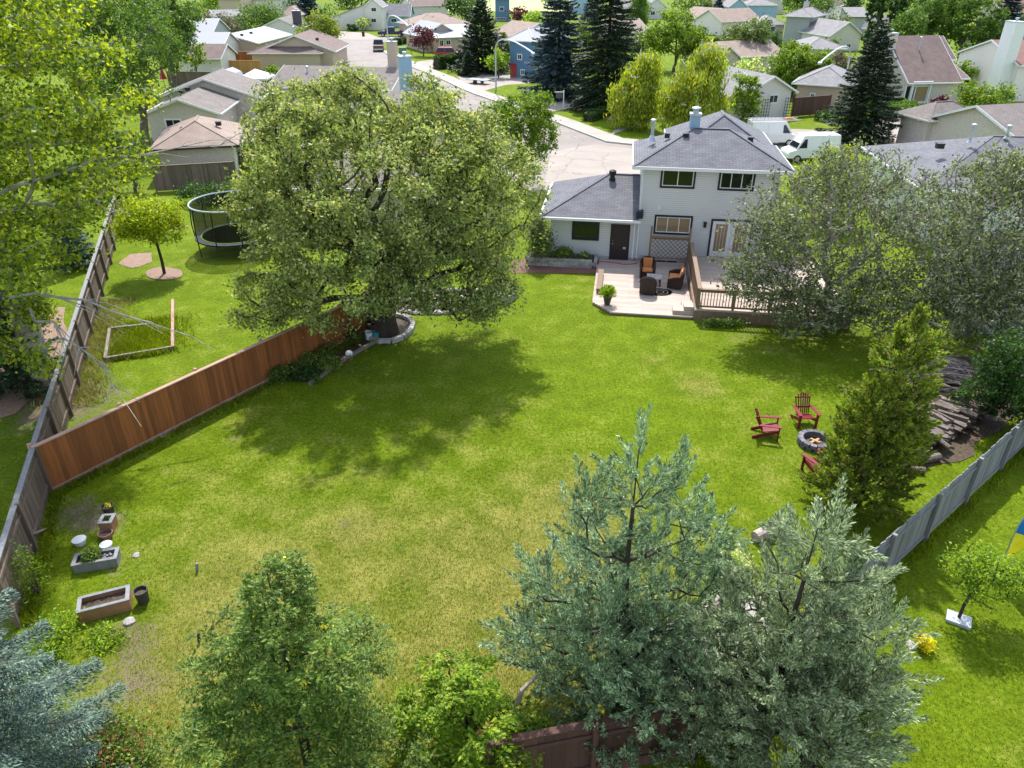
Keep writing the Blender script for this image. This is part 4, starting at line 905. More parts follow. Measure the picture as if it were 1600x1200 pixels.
house('pale blue house with twin gables near the top right', (1138,36), (1163,36), 9, 4.0, 'gable_y', 1.7, 'sky_sid', 'roof_lg', .4, wins=[('f',1141,18,1146,23),('f',1154,18,1159,23)], wings=[(4.8, 13, 2, 10, 4.0, 'hip', 1.6, .4)])
house('grey two storey house with pale hip roof above the bright maple', (1222,70), (1258,72), 11, 5.0, 'hip', 1.3, 'grey_sid', 'roof_lg', .7, wins=[('l',1201,43,1210,49)], chim=[(1.5,7,.9,.9,7.2,'stucco')])
house('low pale roofed house left of the grey two storey house', (1184,62), (1222,62), 8, 2.8, 'hip', 1.4, 'stucco', 'roof_lg', .5)
house('tall pale gabled house behind the willowy tree', (1272,56), (1296,57), 10, 6.0, 'gable_y', 2.2, 'stucco_w', 'roof_br', .3)
house('dark grey walled house with pale roof left of the poplar columns', (1322,50), (1352,50), 9, 3.2, 'gable_x', 1.6, 'grey_sid', 'roof_lg', .5, trim='blacktrim')
house('white gabled house left of the tall poplar columns', (1294,80), (1341,79), 10, 2.7, 'gable_y', 2.0, 'white_sid', 'roof_lg', .5, wins=[('f',1323,69,1328,75)])
house('low building with pale hip roof behind the bright maple', (1256,104), (1312,104), 8, 2.5, 'hip', 1.3, 'stucco', 'roof_lg', .6)
house('small house with faded red brown gable behind the white house', (1113,122), (1150,120), 9, 2.6, 'gable_y', 1.4, 'stucco', 'roof_tan', .5, wings=[(3.6, 12, 1, 9, 2.6, 'gable_x', 1.5, .5)])
house('white sided house with two trellises on its gable wall', (1112,191), (1237,183), 9, 2.7, None, 0, 'white_sid', 'roof_lg', .5, wings=[(0, 5.2, 0.1, 8, 2.6, 'gable_x', 1.4, .5), (3.9, 9.0, 0, 11, 2.75, 'gable_y', 1.35, .55)],
      wins=[('f',1203,149,1214,160)], vents=[(4.6,6,4.1,.9,'pipe')])
house('beige garage with grey hip roof behind the plain brown fence', (1240,170), (1318,176), 8, 2.6, 'hip', 1.5, 'beige_w', 'roof_lg', .6, wins=[('f',1267,146,1272,152)])
st, w_ = house('house with steep brown roof, stucco chimney and white bay window', (1411,166), (1486,164), 11.5, 2.7, 'gable_x', 4.0, 'stucco', 'roof_br', .45, wins=[('f',1449-32,134,1424,163,'glass_d',0),('f',1428,135,1444,162,'glass_b',0),('r',1500,100,1502,101)], 
      chim=[(-.55,4.6,1.15,1.3,7.2,'stucco')], vents=[(2.9,3.9,5.4,1.3,'pipe')], wings=[(5.8, 8.4, 2.0, 9.5, 2.6, 'gable_x', 1.3, .4), (4.1, 7.0, 3.2, 9.4, 4.6, 'gable_x', 2.0, .35)])
house('white stucco house with red brown roof and wide chimney, right edge', None, None, 14, 3.9, 'gable_x', 2.0, 'stucco_w', 'roof_red', .3, world=(58.5, 92.5, R(-2), 12), wins=[('l',1553,110,1565,120)], chim=[(-.6,2.2,1.2,2.4,8.3,'white')])
house('house with brown hip roof behind the white stucco house, right edge', (1545,104), (1650,104), 10, 2.6, 'hip', 2.0, 'stucco', 'roof_bg', .6, vents=[(2,3,3.7,.3,'v')])
house('grey stucco bungalow with gable wall and grey brown roof, right edge', None, None, 10, 2.6, 'gable_x', 1.8, 'stucco', 'roof_bg', .6, world=(38.3, 57.0, R(15), 13), wins=[('l',1541,220,1560,233)], vents=[(2.5,2.5,3.6,.3,'v')], wings=[(-.4, 4.6, 9.3, 12.6, 2.6, 'hip', 1.1, .5)])
house('neighbouring house with dark slate roof behind the bare twigged trees', None, None, 10, 3.2, 'hip', 1.9, 'cream_sid', 'roof_g', .6, world=(23.6, 42.0, R(-6), 12.5), vents=[(3.4,4.2,5.0,.9,'pipe'),(5.6,4.6,5.2,.6,'pipe'),(1.6,3.8,4.8,.3,'v')])
house('pale blue walled outbuilding glimpsed through the right fruit tree', (1532,522), (1640,520), 5, 2.6, 'gable_x', 1.2, 'cream_sid', 'roof_g', .4)
house('far roof at the top right edge behind the dark spruce', (1560,40), (1610,40), 10, 3, 'gable_x', 2.4, 'stucco', 'roof_red', .4)
house('far white house at the top right behind the willowy tree', (1192,22), (1222,22), 10, 4.6, 'gable_x', 2, 'white_sid', 'roof_lg', .4)
house('far pale roofed house between the tall spruces at the top', (962,36), (990,36), 9, 3, 'gable_x', 2, 'stucco_w', 'roof_lg', .4)
house('far pale roofed house left of the willowy birch top', (1008,30), (1040,30), 9, 3, 'gable_y', 2.2, 'white_sid', 'roof_lg', .4)
house('far white gabled house just left of the columnar poplars', (1376,70), (1392,70), 9, 3, 'gable_y', 2, 'white_sid', 'roof_lg', .4)
m = MB(); q = Face('f'); q.bx(m, .35, 2.75, .3, .5, 0, .45); q.bx(m, .35, 2.75, 2.5, 2.66, 0, .4); q.bx(m, .35, .5, .5, 2.5, 0, .25); q.bx(m, 2.6, 2.75, .5, 2.5, 0, .25); m.build('bay_surround', mt['white'], st)
# ladder like trellises against the white house
for px, lab in ((1192, 'left one of two dark trellises on the white gable wall'), (1227, 'right one of two dark trellises on the white gable wall')):
    b = P(px, 187 - (px-1192) * .08); b.y -= .3; t = thing('trellis', lab, 'trellis', b, R(8)); m = MB()
    for k in range(4): m.box(-.4+k*.267-.02, -.4+k*.267+.02, -.03, 0, 0, 2.1)
    for k in range(7): m.box(-.42, .42, -.05, -.03, .2+k*.3, .24+k*.3)
    m.build('slats', mt['blacktrim'], t)
# shed, gazebo, patio chairs by the bungalow
t = thing('garden_shed', 'small shed with white barn roof and dark front', 'shed', P(338,146), R(-4)); m = MB(); m.box(0,2.6,0,3,0,1.5); m.add([(0,0,1.5),(2.6,0,1.5),(2.2,0,2.1),(1.3,0,2.5),(.4,0,2.1)], [(0,1,2,3,4)]); m.build('wall', mt['grey_sid'], t, uv=True)
m = MB(); pr = [(-.15,1.45),(.3,2.15),(1.3,2.6),(2.3,2.15),(2.75,1.45)]
for i in range(4):
    a, b = pr[i], pr[i+1]; m.add([(a[0],-.2,a[1]),(b[0],-.2,b[1]),(b[0],3.2,b[1]),(a[0],3.2,a[1]),(a[0],-.2,a[1]+.1),(b[0],-.2,b[1]+.1),(b[0],3.2,b[1]+.1),(a[0],3.2,a[1]+.1)], [(0,3,2,1),(4,5,6,7),(0,1,5,4),(1,2,6,5),(2,3,7,6),(3,0,4,7)])
m.build('roof', mt['roof_w'], t)
t = thing('gazebo', 'white canopy gazebo beside the brown fence behind the big tree', 'gazebo', P(405,150), 0); m = MB(); m.add([(-1.8,-1.8,2.2),(1.8,-1.8,2.2),(1.8,1.8,2.2),(-1.8,1.8,2.2),(0,0,3.1),(-1.8,-1.8,2.0),(1.8,-1.8,2.0),(1.8,1.8,2.0),(-1.8,1.8,2.0)], [(0,1,4),(1,2,4),(2,3,4),(3,0,4),(5,6,1,0),(6,7,2,1),(7,8,3,2),(8,5,0,3)]); m.build('canopy', mt['plas_w'], t)
for a in (-1.7,1.7):
    for b in (-1.7,1.7): m = MB(); m.box(a-.04,a+.04,b-.04,b+.04,0,2.1); m.build('post', mt['pole'], t)
def lawnchair(label, loc, rz, mat, s=1.0, name='patio_chair'):
    t = thing(name, label, 'chair', loc, rz, 'patio chairs by the bungalow'); m = MB(); m.box(-.28,.28,-.28,.28,.4,.45); m.build('seat', mt[mat], t); m = MB(); m.bar((0,.28,.45),(0,.45,1.0),.54,.04,(1,0,0)); m.build('backrest', mt[mat], t)
    for x in (-.26,.26):
        for y in (-.26,.26): m = MB(); m.box(x-.02,x+.02,y-.02,y+.02,0,.4); m.build('leg', mt[mat], t)
    return t
lawnchair('left grey patio chair in the shade beside the stucco bungalow', P(365,176), .3, 'gray_m'); lawnchair('right grey patio chair in the shade beside the stucco bungalow', P(376,177), -.4, 'gray_m')
m = MB(); m.lathe([(.5,1.0),(.28,1.6),(.05,2.6),(.02,2.9)],(0,0,0),8); m.tube([(0,0,0),(0,0,1.2)],.03); o = m.build('parasol', mt['red']); o.location = P(258,136); tag(o, 'closed red parasol behind the stucco bungalow', 'parasol')
# ------------------------------------------------------------------ vehicles
def car(label, loc, rz, paint, kind='suv', cat='car', name='parked_car', L=4.6, W=1.85, Hh=1.65):
    """x forward"""
    t = thing(name, label, cat, loc, rz, None); w2 = W/2; m = MB()
    if kind == 'pickup':
        L = 5.8; Hh = 1.9; body = [(-L/2,.55),(-L/2,1.12),(L*.12,1.12),(L*.30,1.16),(L/2-.15,1.02),(L/2,.8),(L/2-.02,.45),(-L/2+.1,.45)]; cab = (-.75, -.55, .75, 1.35, 1.12)
    elif kind == 'van':
        L = 5.1; W = 2.0; w2 = 1.0; Hh = 2.5; body = [(-L/2,.45),(-L/2,1.3),(L*.30,1.3),(L/2-.1,1.05),(L/2,.8),(L/2-.02,.4),(-L/2+.1,.4)]; cab = (-L/2+.02, -L/2+.1, 1.1, 1.75, 1.3)
    else:
        body = [(-L/2,.5),(-L/2+.03,.95),(L*.22,.95),(L/2-.2,.82),(L/2,.6),(L/2-.02,.36),(-L/2+.1,.36)]; cab = (-L/2+.1, -L/2+.45, .55, 1.2, .95)
    n = len(body); m.add([(x, -w2, z) for x, z in body] + [(x, w2, z) for x, z in body], [tuple(range(n)), tuple(range(2*n-1, n-1, -1))] + [((i+1) % n, i, n+i, n+(i+1) % n) for i in range(n)])
    b = m.build('body', mt[paint], t, bevel=.06)
    x0, x1, x2, x3, zb = cab; wi = w2 - .22; m = MB()
    V = [(x0,-w2+.04,zb),(x3,-w2+.04,zb),(x3,w2-.04,zb),(x0,w2-.04,zb),(x1,-wi,Hh-.05),(x2,-wi,Hh-.05),(x2,wi,Hh-.05),(x1,wi,Hh-.05)]
    m.add(V, [(0,1,5,4),(1,2,6,5),(2,3,7,6),(3,0,4,7)]); m.build('glass', mt['car_glass'] if kind != 'van' else mt[paint], t)
    m = MB(); m.add([(x1-.03,-wi-.02,Hh-.06),(x2+.03,-wi-.02,Hh-.06),(x2+.03,wi+.02,Hh-.06),(x1-.03,wi+.02,Hh-.06),(x1+.05,-wi+.06,Hh),(x2-.05,-wi+.06,Hh),(x2-.05,wi-.06,Hh),(x1+.05,wi-.06,Hh)], [(0,3,2,1),(4,5,6,7),(0,1,5,4),(1,2,6,5),(2,3,7,6),(3,0,4,7)])
    for s in (-1, 1):
        for a, c in ((V[0], V[4]), (V[1], V[5])): m.bar((a[0], s*abs(a[1]), a[2]), (c[0], s*abs(c[1]), c[2]), .07, .07)
        xm = (x1+x2)/2 - .1; m.bar((xm, s*(w2-.03), zb), (xm, s*(wi+.01), Hh-.05), .09, .06)
    m.build('roof', mt[paint], t)
    if kind == 'van': 
        m = MB(); m.add([(x3+.015,-w2+.12,zb+.05),(x3+.015,w2-.12,zb+.05),(x2+.03,wi-.05,Hh-.2),(x2+.03,-wi+.05,Hh-.2)], [(0,1,2,3)])
        for s in (-1, 1): m.add([(x3-.15,s*(w2-.015),zb+.06),(x3-.95,s*(w2-.015),zb+.06),(x3-.95,s*(wi+.06),Hh-.35),(x2-.05,s*(wi+.06),Hh-.35)], [(0,1,2,3)])
        m.build('glass', mt['car_glass'], t)
    if kind == 'pickup':
        m = MB(); m.box(-L/2+.12, x0-.08, -w2+.15, w2-.15, 1.122, 1.13); m.build('cargo_bed', mt['black'], t)
    for x in (-L*.31, L*.31):
        for s in (-1, 1):
            wmh = MB(); wmh.tube([(x, s*(w2-.22), .36), (x, s*(w2+.015), .36)], .36, 16); wh = wmh.build('wheel', mt['tyre'], t); r_ = MB(); r_.tube([(x, s*(w2+.0), .36), (x, s*(w2+.03), .36)], .22, 12); r_.build('rim', mt['rim'], wh)
    for s in (-1, 1):
        m = MB(); m.box(L/2-.14, L/2-.0, s*w2*.72-.17, s*w2*.72+.17, .68, .84); m.build('headlight', mt['lampw'], t)
        m = MB(); m.box(-L/2-.02, -L/2+.06, s*w2*.84-.1, s*w2*.84+.1, .78, 1.05); m.build('tail_light', mt['lampred'], t)
    m = MB(); m.box(-L/2-.07, -L/2+.02, -w2+.1, w2-.1, .4, .58); m.build('bumper', mt['rim' if kind == 'pickup' else 'black'], t)
    return t
car('dark navy pickup truck parked sideways at the end of the street', P(612,57), R(183), 'navy', 'pickup', 'pickup truck', 'pickup_truck')
car('charcoal pickup truck seen from behind on the street', P(592,79), R(98), 'brownc', 'pickup', 'pickup truck', 'pickup_truck')
car('bright red car on a driveway beside the clipped hedge', P(702,90), R(4), 'red')
car('silver car parked on the street above the big tree', P(674,148), R(-62), 'silver')
v1_ = car('white work van with ladders on its roof behind the house', P(1203,226), R(4), 'whitecar', 'van', 'van', 'work_van')
v2_ = car('second white van parked nearer the dark spruce', P(1262,250), R(186), 'whitecar', 'van', 'van', 'parked_van')
v1_.scale = (.85,)*3; v2_.scale = (.85,)*3
b = P(1203,226)
for k, (dy, lab) in enumerate(((-.45, 'aluminium ladder lying on the front side of the white van roof'), (.45, 'aluminium ladder lying on the rear side of the white van roof'))):
    m = MB(); z = 2.2
    for s in (-.2, .2): m.bar((-2.1, dy+s, z), (2.1, dy+s, z), .05, .08)
    for q in range(14): m.bar((-2.0+q*.30, dy-.2, z), (-2.5+q*.38, dy+.2, z), .04, .04)
    o = m.build('ladder', mt['rim']); o.location = b; o.rotation_euler = (0,0,R(4)); tag(o, lab, 'ladder')
m = MB(); m.tube([(0,0,.02),(.5,.1,.06),(.9,-.1,.02)],[.16,.2,.1],8); o = m.build('tarp_roll', mt['fence_gold']); o.location = (b.x+.9, b.y-.1, 2.16); tag(o, 'orange brown roll lying between the ladders on the van roof', 'bundle')
t = thing('parked_trailer', 'low grey flat trailer at the kerb behind the leafy tree', 'trailer', P(748,131), R(-30)); m = MB(); m.box(-1.5,1.5,-.8,.8,.5,.58); m.build('bed', mt['gray_m'], t)
for s in (-1,1): m = MB(); m.tube([(0,s*.82,.3),(0,s*.98,.3)],.3,12); m.build('wheel', mt['tyre'], t)
m = MB(); m.bar((1.5,0,.52),(2.6,0,.45),.08,.08); m.build('drawbar', mt['black'], t)
# ------------------------------------------------------------------ street furniture
def streetlamp(label, b, tip_px, tip_py, tipz):
    e = P(tip_px, tip_py, tipz); t = thing('street_lamp', label, 'street lamp', b, 0, 'curved street lamps'); d = e - b
    pts = [(0,0,0),(0,0,tipz*.66)]
    for k in range(1, 7):
        a = k/6*math.pi/2; pts.append((d.x*(1-math.cos(a))*.85, d.y*(1-math.cos(a))*.85, tipz*(.66+.34*math.sin(a))))
    pts.append((d.x, d.y, tipz)); m = MB(); m.tube(pts, [.11,.09]+[.075]*7, 8); m.build('pole', mt['pole'], t)
    m = MB(); u = Vector((d.x, d.y, 0)).normalized(); m.bar((d.x-u.x*.1, d.y-u.y*.1, tipz-.03), (d.x+u.x*.6, d.y+u.y*.6, tipz-.05), .26, .12); m.build('lamp_head', mt['pole'], t)
streetlamp('curved street lamp beside the charcoal pickup truck', P(609,100), 636, 39, 8.3)
streetlamp('curved street lamp in front of the light blue split level house', P(775,140), 832, 82, 7.2)
streetlamp('curved street lamp between the bright maple and the large spruce', P(1312,166), 1282, 97, 7.6)
streetlamp('small far street lamp left of the brown roofed house with panels', P(641,50), 645, 0, 8.5)
t = thing('sign_post', 'white real estate post with a hanging arm on the kerbside lawn', 'sign', P(880,171), 0); m = MB(); m.box(-.06,.06,-.06,.06,0,2.0); m.build('post', mt['white'], t); m = MB(); m.box(-1.0,.06,-.04,.04,1.78,1.87); m.build('arm', mt['white'], t); m = MB(); m.box(-.85,-.15,-.02,.02,1.2,1.7); m.build('panel', mt['roof_lg'], t)
m = MB(); m.box(-.6,.6,-.5,.5,0,.9); m.box(-.65,.65,-.55,.55,.9,.97); o = m.build('utility_box', mt['grn_box']); o.location = P(629,83); tag(o, 'green metal utility box on the lawn left of the purple tree', 'utility box')
m = MB(); m.box(-.25,.25,-.3,.3,0,.95); m.box(-.28,.28,-.33,.36,.95,1.02); o = m.build('wheelie_bin', mt['black']); o.location = P(568,57); tag(o, 'black bin standing on the grass before the tall white house', 'bin')
# ------------------------------------------------------------------ things in the yards
# trampoline
b = P(372, 388); t = thing('trampoline', 'round black trampoline with safety net on the left neighbouring lawn', 'trampoline', b, R(10)); r_ = 2.15
m = MB(); ring = [(math.cos(a)*r_, math.sin(a)*r_, .85) for a in np.linspace(0, 2*math.pi, 41)]; m.tube(ring, .04, 6, False); m.build('frame', mt['black'], t)
m = MB(); m.lathe([(r_-.32,.86),(0.01,.86)],(0,0,0),40); m.build('jumping_mat', mt['mat_t'], t)
m = MB(); m.lathe([(r_+.02,.86),(r_+.02,.9),(r_-.32,.9),(r_-.32,.865)],(0,0,0),40); m.build('pad', mt['pad'], t); m = MB(); m.lathe([(r_-.30,.90),(r_-.30,.92),(r_-.36,.92),(r_-.36,.90)],(0,0,0),40); m.build('edging', mt['lime'], t)
m = MB(); m.tube([(p[0]*1.0, p[1]*1.0, 2.75) for p in ring], .045, 6, False); m.build('top_ring', mt['pole'], t)
for k in range(10):
    a = 2*math.pi*k/10; m = MB(); m.tube([(math.cos(a)*(r_+.03), math.sin(a)*(r_+.03), 0 if k % 2 == 0 else .6), (math.cos(a)*(r_+.1), math.sin(a)*(r_+.1), 1.5), (math.cos(a)*r_, math.sin(a)*r_, 2.75)], .035, 6); m.build('pole', mt['black'], t)
nm, nt_, N, L_, p_ = nodes('safety_net'); p_.inputs['Base Color'].default_value = (.02,.02,.02,1); tr = N.new('ShaderNodeBsdfTransparent'); mx = N.new('ShaderNodeMixShader'); mx.inputs[0].default_value = .66
L_.new(tr.outputs[0], mx.inputs[1]); L_.new(p_.outputs[0], mx.inputs[2]); L_.new(mx.outputs[0], N['Material Output'].inputs[0])
m = MB(); n = 40; V = [(math.cos(2*math.pi*k/n)*(r_-.05), math.sin(2*math.pi*k/n)*(r_-.05), z) for z in (.9, 2.72) for k in range(n)]; m.add(V, [(k,(k+1)%n,n+(k+1)%n,n+k) for k in range(n)]); m.build('net', nm, t)
# timber bed frame in the left yard
t = thing('garden_bed_frame', 'overgrown rectangular timber bed frame in the left neighbouring lawn', 'garden bed', (0,0,0))
A, B, C, D, E_ = P(166,565), P(271,547), P(271,473), P(173,518), P(238,511)
for q, ww in (((A,B),'timber'),((B,C),'fence_cap'),((D,E_),'timber'),((A,D),'timber')): m = MB(); m.bar(q[0]+Vector((0,0,.1)), q[1]+Vector((0,0,.1)), .12, .2); m.build('beam', mt[ww], t)
# planters in the near left corner
def planter(label, c, wd, dp, h, mat, rz, plant=None, name='planter_box'):
    t = thing(name, label, 'planter', c, rz); m = MB(); k = .05
    m.box(-wd/2, wd/2, -dp/2, -dp/2+k, 0, h); m.box(-wd/2, wd/2, dp/2-k, dp/2, 0, h); m.build('side_boards', mt[mat], t)
    m = MB(); m.box(-wd/2, -wd/2+k, -dp/2+k, dp/2-k, 0, h-.003); m.box(wd/2-k, wd/2, -dp/2+k, dp/2-k, 0, h-.003); m.build('end_boards', mt[mat], t)
    m = MB(); m.box(-wd/2-.02, wd/2+.02, -dp/2-.02, -dp/2+k+.02, h, h+.03); m.box(-wd/2-.02, wd/2+.02, dp/2-k-.02, dp/2+.02, h, h+.03); m.box(-wd/2-.02, -wd/2+k+.03, -dp/2+k+.02, dp/2-k-.02, h, h+.03); m.box(wd/2-k-.03, wd/2+.02, -dp/2+k+.02, dp/2-k-.02, h, h+.03); m.build('rim', mt['fence_grey'], t)
    m = MB(); nx, ny = 14, 8; V = [(-wd/2+k+(wd-2*k)*i/nx, -dp/2+k+(dp-2*k)*j/ny, h*.66+random.uniform(-.02,.03)) for j in range(ny+1) for i in range(nx+1)]
    m.add(V, [(j*(nx+1)+i, j*(nx+1)+i+1, (j+1)*(nx+1)+i+1, (j+1)*(nx+1)+i) for j in range(ny) for i in range(nx)]); m.build('soil', mt['soil'], t)
    return t
c1 = P(168, 952); pl1 = planter('reddish timber planter box filled with bare soil, nearest the corner', c1, 1.18, .55, .36, 'timber_new', R(22))
c2 = P(154, 882); planter('grey weathered planter box holding a feathery green plant', c2, 1.1, .46, .28, 'fence_grey', R(15))
o = bush('feathery green plant growing in the grey planter box', (c2.x-.12, c2.y-.02, .18), .22, .34, 'fern', 1600, .07, 'feathery_plant', 'plant')
m = MB(); 
for k in range(14): m.blob((random.uniform(.1,.42), random.uniform(-.14,.14), .22), .04, .03, k)
o = m.build('pebbles', mt['stone'], None); o.location = c2; o.rotation_euler = (0,0,R(15)); tag(o, 'grey pebbles heaped in the grey planter box beside the feathery plant', 'pebbles', None, 'stuff')
c3 = P(172, 826); t = planter('small square wooden planter box between the round pots', c3, .36, .40, .36, 'timber_new', R(6))
bush('small leafy seedlings in the square planter box', (c3.x, c3.y, .24), .13, .14, 'green', 160, .06, 'seedlings', 'plant', stems=6)
def pot(label, c, r, h, mat, rim=True, name='plant_pot', soil=True):
    t = thing(name, label, 'pot', c, 0); m = MB(); m.lathe([(r*.78,0),(r,h),(r*1.06,h),(r*1.06,h+.03),(r*.92,h+.03),(r*.88,h*.8)],(0,0,0),20); m.build('pot', mt[mat], t)
    if soil: m = MB(); m.lathe([(r*.9,h*.82),(.01,h*.86)],(0,0,0),16); m.build('soil', mt['soil'], t)
    return t
c = P(171, 800); pot('round dark brown pot with a sparse plant, farthest of the left pots', c, .17, .22, 'pot_d'); bush('sparse yellowish plant in the farthest round pot', (c.x, c.y, .2), .1, .1, 'gold', 60, .05, 'sprout', 'plant', stems=4)
pot('shallow round brown pot between the square planter and grey box', P(167, 840), .19, .16, 'terrac')
pot('dark ribbed barrel shaped pot at the right end of the timber box', P(225, 940), .17, .38, 'pot_d')
t = thing('plastic_bucket', 'white round tub standing left of the feathery plant', 'bucket', P(126, 850), 0); m = MB(); m.lathe([(.14,0),(.18,.16),(.19,.16),(.19,.18),(.01,.185)],(0,0,0),20); m.build('tub', mt['plas_w'], t)
m = MB(); m.lathe([(.15,0),(.17,.12),(.01,.125)],(0,0,0),18); o = m.build('plastic_lid_tub', mt['plas_w']); o.location = P(167, 855); tag(o, 'low white tub just behind the grey planter box', 'tub')
for px, py, lab in ((308, 892, 'short grey wooden stake in the lawn right of the planters'), (311, 1002, 'thin dark stake leaning in the lawn below the other stake')):
    m = MB(); m.bar((0,0,0),(.05,0,.28),.06,.06); o = m.build('stake', mt['fence_grey' if py < 950 else 'bark_dk']); o.location = P(px, py); tag(o, lab, 'stake')
m = MB(); m.blob((0,0,.03),.15,.05,3,.1,12,6); o = m.build('stepping_stone', mt['stone']); o.location = P(202, 972); tag(o, 'flat round stone lying below the timber planter box', 'stone'); 
m = MB(); m.blob((0,0,.02),.10,.04,4,.2,10,6); o = m.build('stepping_stone', mt['stone']); o.location = P(213, 868); tag(o, 'small flat stone in the grass right of the grey planter', 'stone')
m = MB(); m.box(-.13,.13,-.1,.1,0,.08); o = m.build('paving_brick', mt['block']); o.location = P(254, 683); o.rotation_euler = (0,0,.4); tag(o, 'single pale brick in the grass beside the brown fence', 'brick')
m = MB(); m.bar((-.05,.3,.04),(.25,-.6,.6),.09,.04); o = m.build('leaning_board', mt['timber']); o.location = P(66,838); tag(o, 'pale short board leaning against the old fence near the pots', 'board')
# adirondack chairs and fire pit
def adir(label, loc, rz, paper=True):
    t = thing('garden_armchair', label, 'chair', loc, rz, 'burgundy slatted garden chairs round the fire pit'); m = MB()
    for k in range(5): m.bar((-.21+k*.105, -.30, .40), (-.21+k*.105, .22, .27), .092, .025)
    m.build('seat', mt['adiron'], t); m = MB()
    for k in range(7):
        x = -.24 + k*.08; top = 1.02 - (k-3)**2 * .016; m.bar((x*.86, .22, .30), (x*1.08, .50, top), .066, .022, (1,0,0))
    m.bar((-.26,.33,.52),(.26,.33,.52),.03,.06); m.bar((-.28,.44,.86),(.28,.44,.86),.03,.05); m.build('backrest', mt['adiron'], t)
    for s in (-1, 1):
        m = MB(); m.bar((s*.34, -.40, .58), (s*.30, .36, .56), .12, .025); m.build('armrest', mt['adiron'], t)
        m = MB(); m.bar((s*.30, -.32, 0), (s*.31, -.32, .57), .09, .04, (0,1,0)); m.build('leg', mt['adiron'], t)
        m = MB(); m.bar((s*.27, -.33, .36), (s*.27, .52, .02), .03, .12, (0,0,1)); m.build('leg', mt['adiron'], t)
    if paper: m = MB(); m.bar((0,.30,.60),(0,.415,.86),.13,.006,(1,0,0)); m.build('care_label', mt['pole'], t)
    return t
adir('burgundy slatted chair facing us with a pale tag on its back', P(1255, 662), R(2)); adir('burgundy slatted chair turned sideways, left of the fire pit', P(1198, 680), R(78), False)
adir('burgundy slatted chair half hidden behind the conical cedar', P(1275, 738), R(205), False)
c = P(1272, 694); t = thing('fire_pit', 'round dark block fire pit between the burgundy chairs', 'fire pit', c, 0); m = MB()
for lay in range(2):
    for k in range(14):
        a = 2*math.pi*(k+.5*lay)/14; ca, sa = math.cos(a), math.sin(a); u = Vector((ca, sa, 0)); v = Vector((-sa, ca, 0)); m.bar(u*.56 - v*.115 + Vector((0,0,.08+lay*.15)), u*.56 + v*.115 + Vector((0,0,.08+lay*.15)), .2, .14)
m.build('block_ring', mt['firepit'], t); m = MB(); m.lathe([(.47,.05),(.01,.09)],(0,0,0),16); m.build('ash_bed', mt['pot_d'], t)
m = MB(); m.bar((-.2,-.1,.12),(.2,.12,.16),.09,.08); m.bar((-.1,.2,.12),(.12,-.22,.2),.08,.08); m.build('firewood', mt['cut'], t); t.scale = (.86,)*3
# tree ring, pond, long bed edging, buckets
t = thing('stone_tree_ring', 'grey stone edging curving round the foot of the big tree', 'edging', (0,0,0)); pts = [(577,530),(592,536),(612,536),(630,530),(642,520),(646,510),(640,501),(626,496),(612,494)]; m = MB()
q = [P(*p) for p in pts]
for i in range(len(q)-1):
    d = (q[i+1]-q[i]); k = max(1, int(d.length/.3))
    for j in range(k): a = q[i] + d*(j/k); b2 = q[i] + d*((j+.94)/k); m.bar(a+Vector((0,0,.1+.01*(j%2))), b2+Vector((0,0,.1)), .2, .2)
m.build('stones', mt['block'], t)
t = thing('timber_edging', 'grey timber edging of the planted bed beside the brown fence', 'edging', (0,0,0)); m = MB(); 
for z in (.08,): m.bar(P(484,603)+Vector((0,0,z)), P(540,563)+Vector((0,0,z)), .12, .16); m.bar(P(541,562)+Vector((0,0,z)), P(592,533)+Vector((0,0,z)), .12, .16)
m.build('beams', mt['timber'], t)
c = P(700, 472); t = thing('garden_pond', 'small stone ringed garden pond with flat reddish rocks near the big tree', 'pond', c, R(8)); m = MB(); rr = random.Random(5)
for k in range(46):
    a = 2*math.pi*k/46; x, y = math.cos(a)*2.75, math.sin(a)*1.35; m.blob((x, y, .06), rr.uniform(.14,.24), .12, k, .25, 7, 4)
m.build('stone_rim', mt['stone'], t); m = MB()
for k in range(70): m.blob((rr.uniform(-2.4,-.1), rr.uniform(-1.0,1.0), rr.uniform(.05,.3)), rr.uniform(.12,.3), rr.uniform(.05,.1), k+100, .3, 6, 4)
m.build('rockery', M('pinkish_rocks', (.38,.28,.26), .9, .35, 3, isl=.5), t); m = MB()
for k in range(30): m.blob((rr.uniform(.1,1.5), rr.uniform(-.8,.7), rr.uniform(.03,.2)), rr.uniform(.08,.2), rr.uniform(.05,.1), k+300, .3, 6, 4)
m.build('pond_sparkle', mt['plas_w'], t)  # white blobs paint in the white-blue sparkle on the pond
m = MB(); m.lathe([(1.0,.04),(.01,.04)],(0,0,0),24,2.6,1.3); m.build('water', glassM('pond_water', (.01,.015,.012), .03), t)
m = MB()
for k in range(16):
    a = -1.3 + 2.6*k/15; x, y = 2.5+math.cos(a)*.75, math.sin(a)*.8+.3; m.box(x-.14,x+.14,y-.1,y+.1,.0,.36)
m.build('block_wall', mt['block'], t)
def bucket(label, px, py, mat, r=.15, h=.34, tilt=0):
    t = thing('bucket', label, 'bucket', P(px,py), 0); m = MB(); m.lathe([(r*.8,0),(r,h),(r*.93,h),(r*.75,.02)],(0,0,0),18); m.build('pail', mt[mat], t); m = MB(); m.tube([(-r,0,h),(-r*.8,-.05,h+.1),(0,-.08,h+.14),(r*.8,-.05,h+.1),(r,0,h)],.008,4); m.build('handle', mt['gray_m'], t); return t
bucket('white bucket standing in the bed below the big tree trunk', 577, 530, 'plas_w', .17, .36)
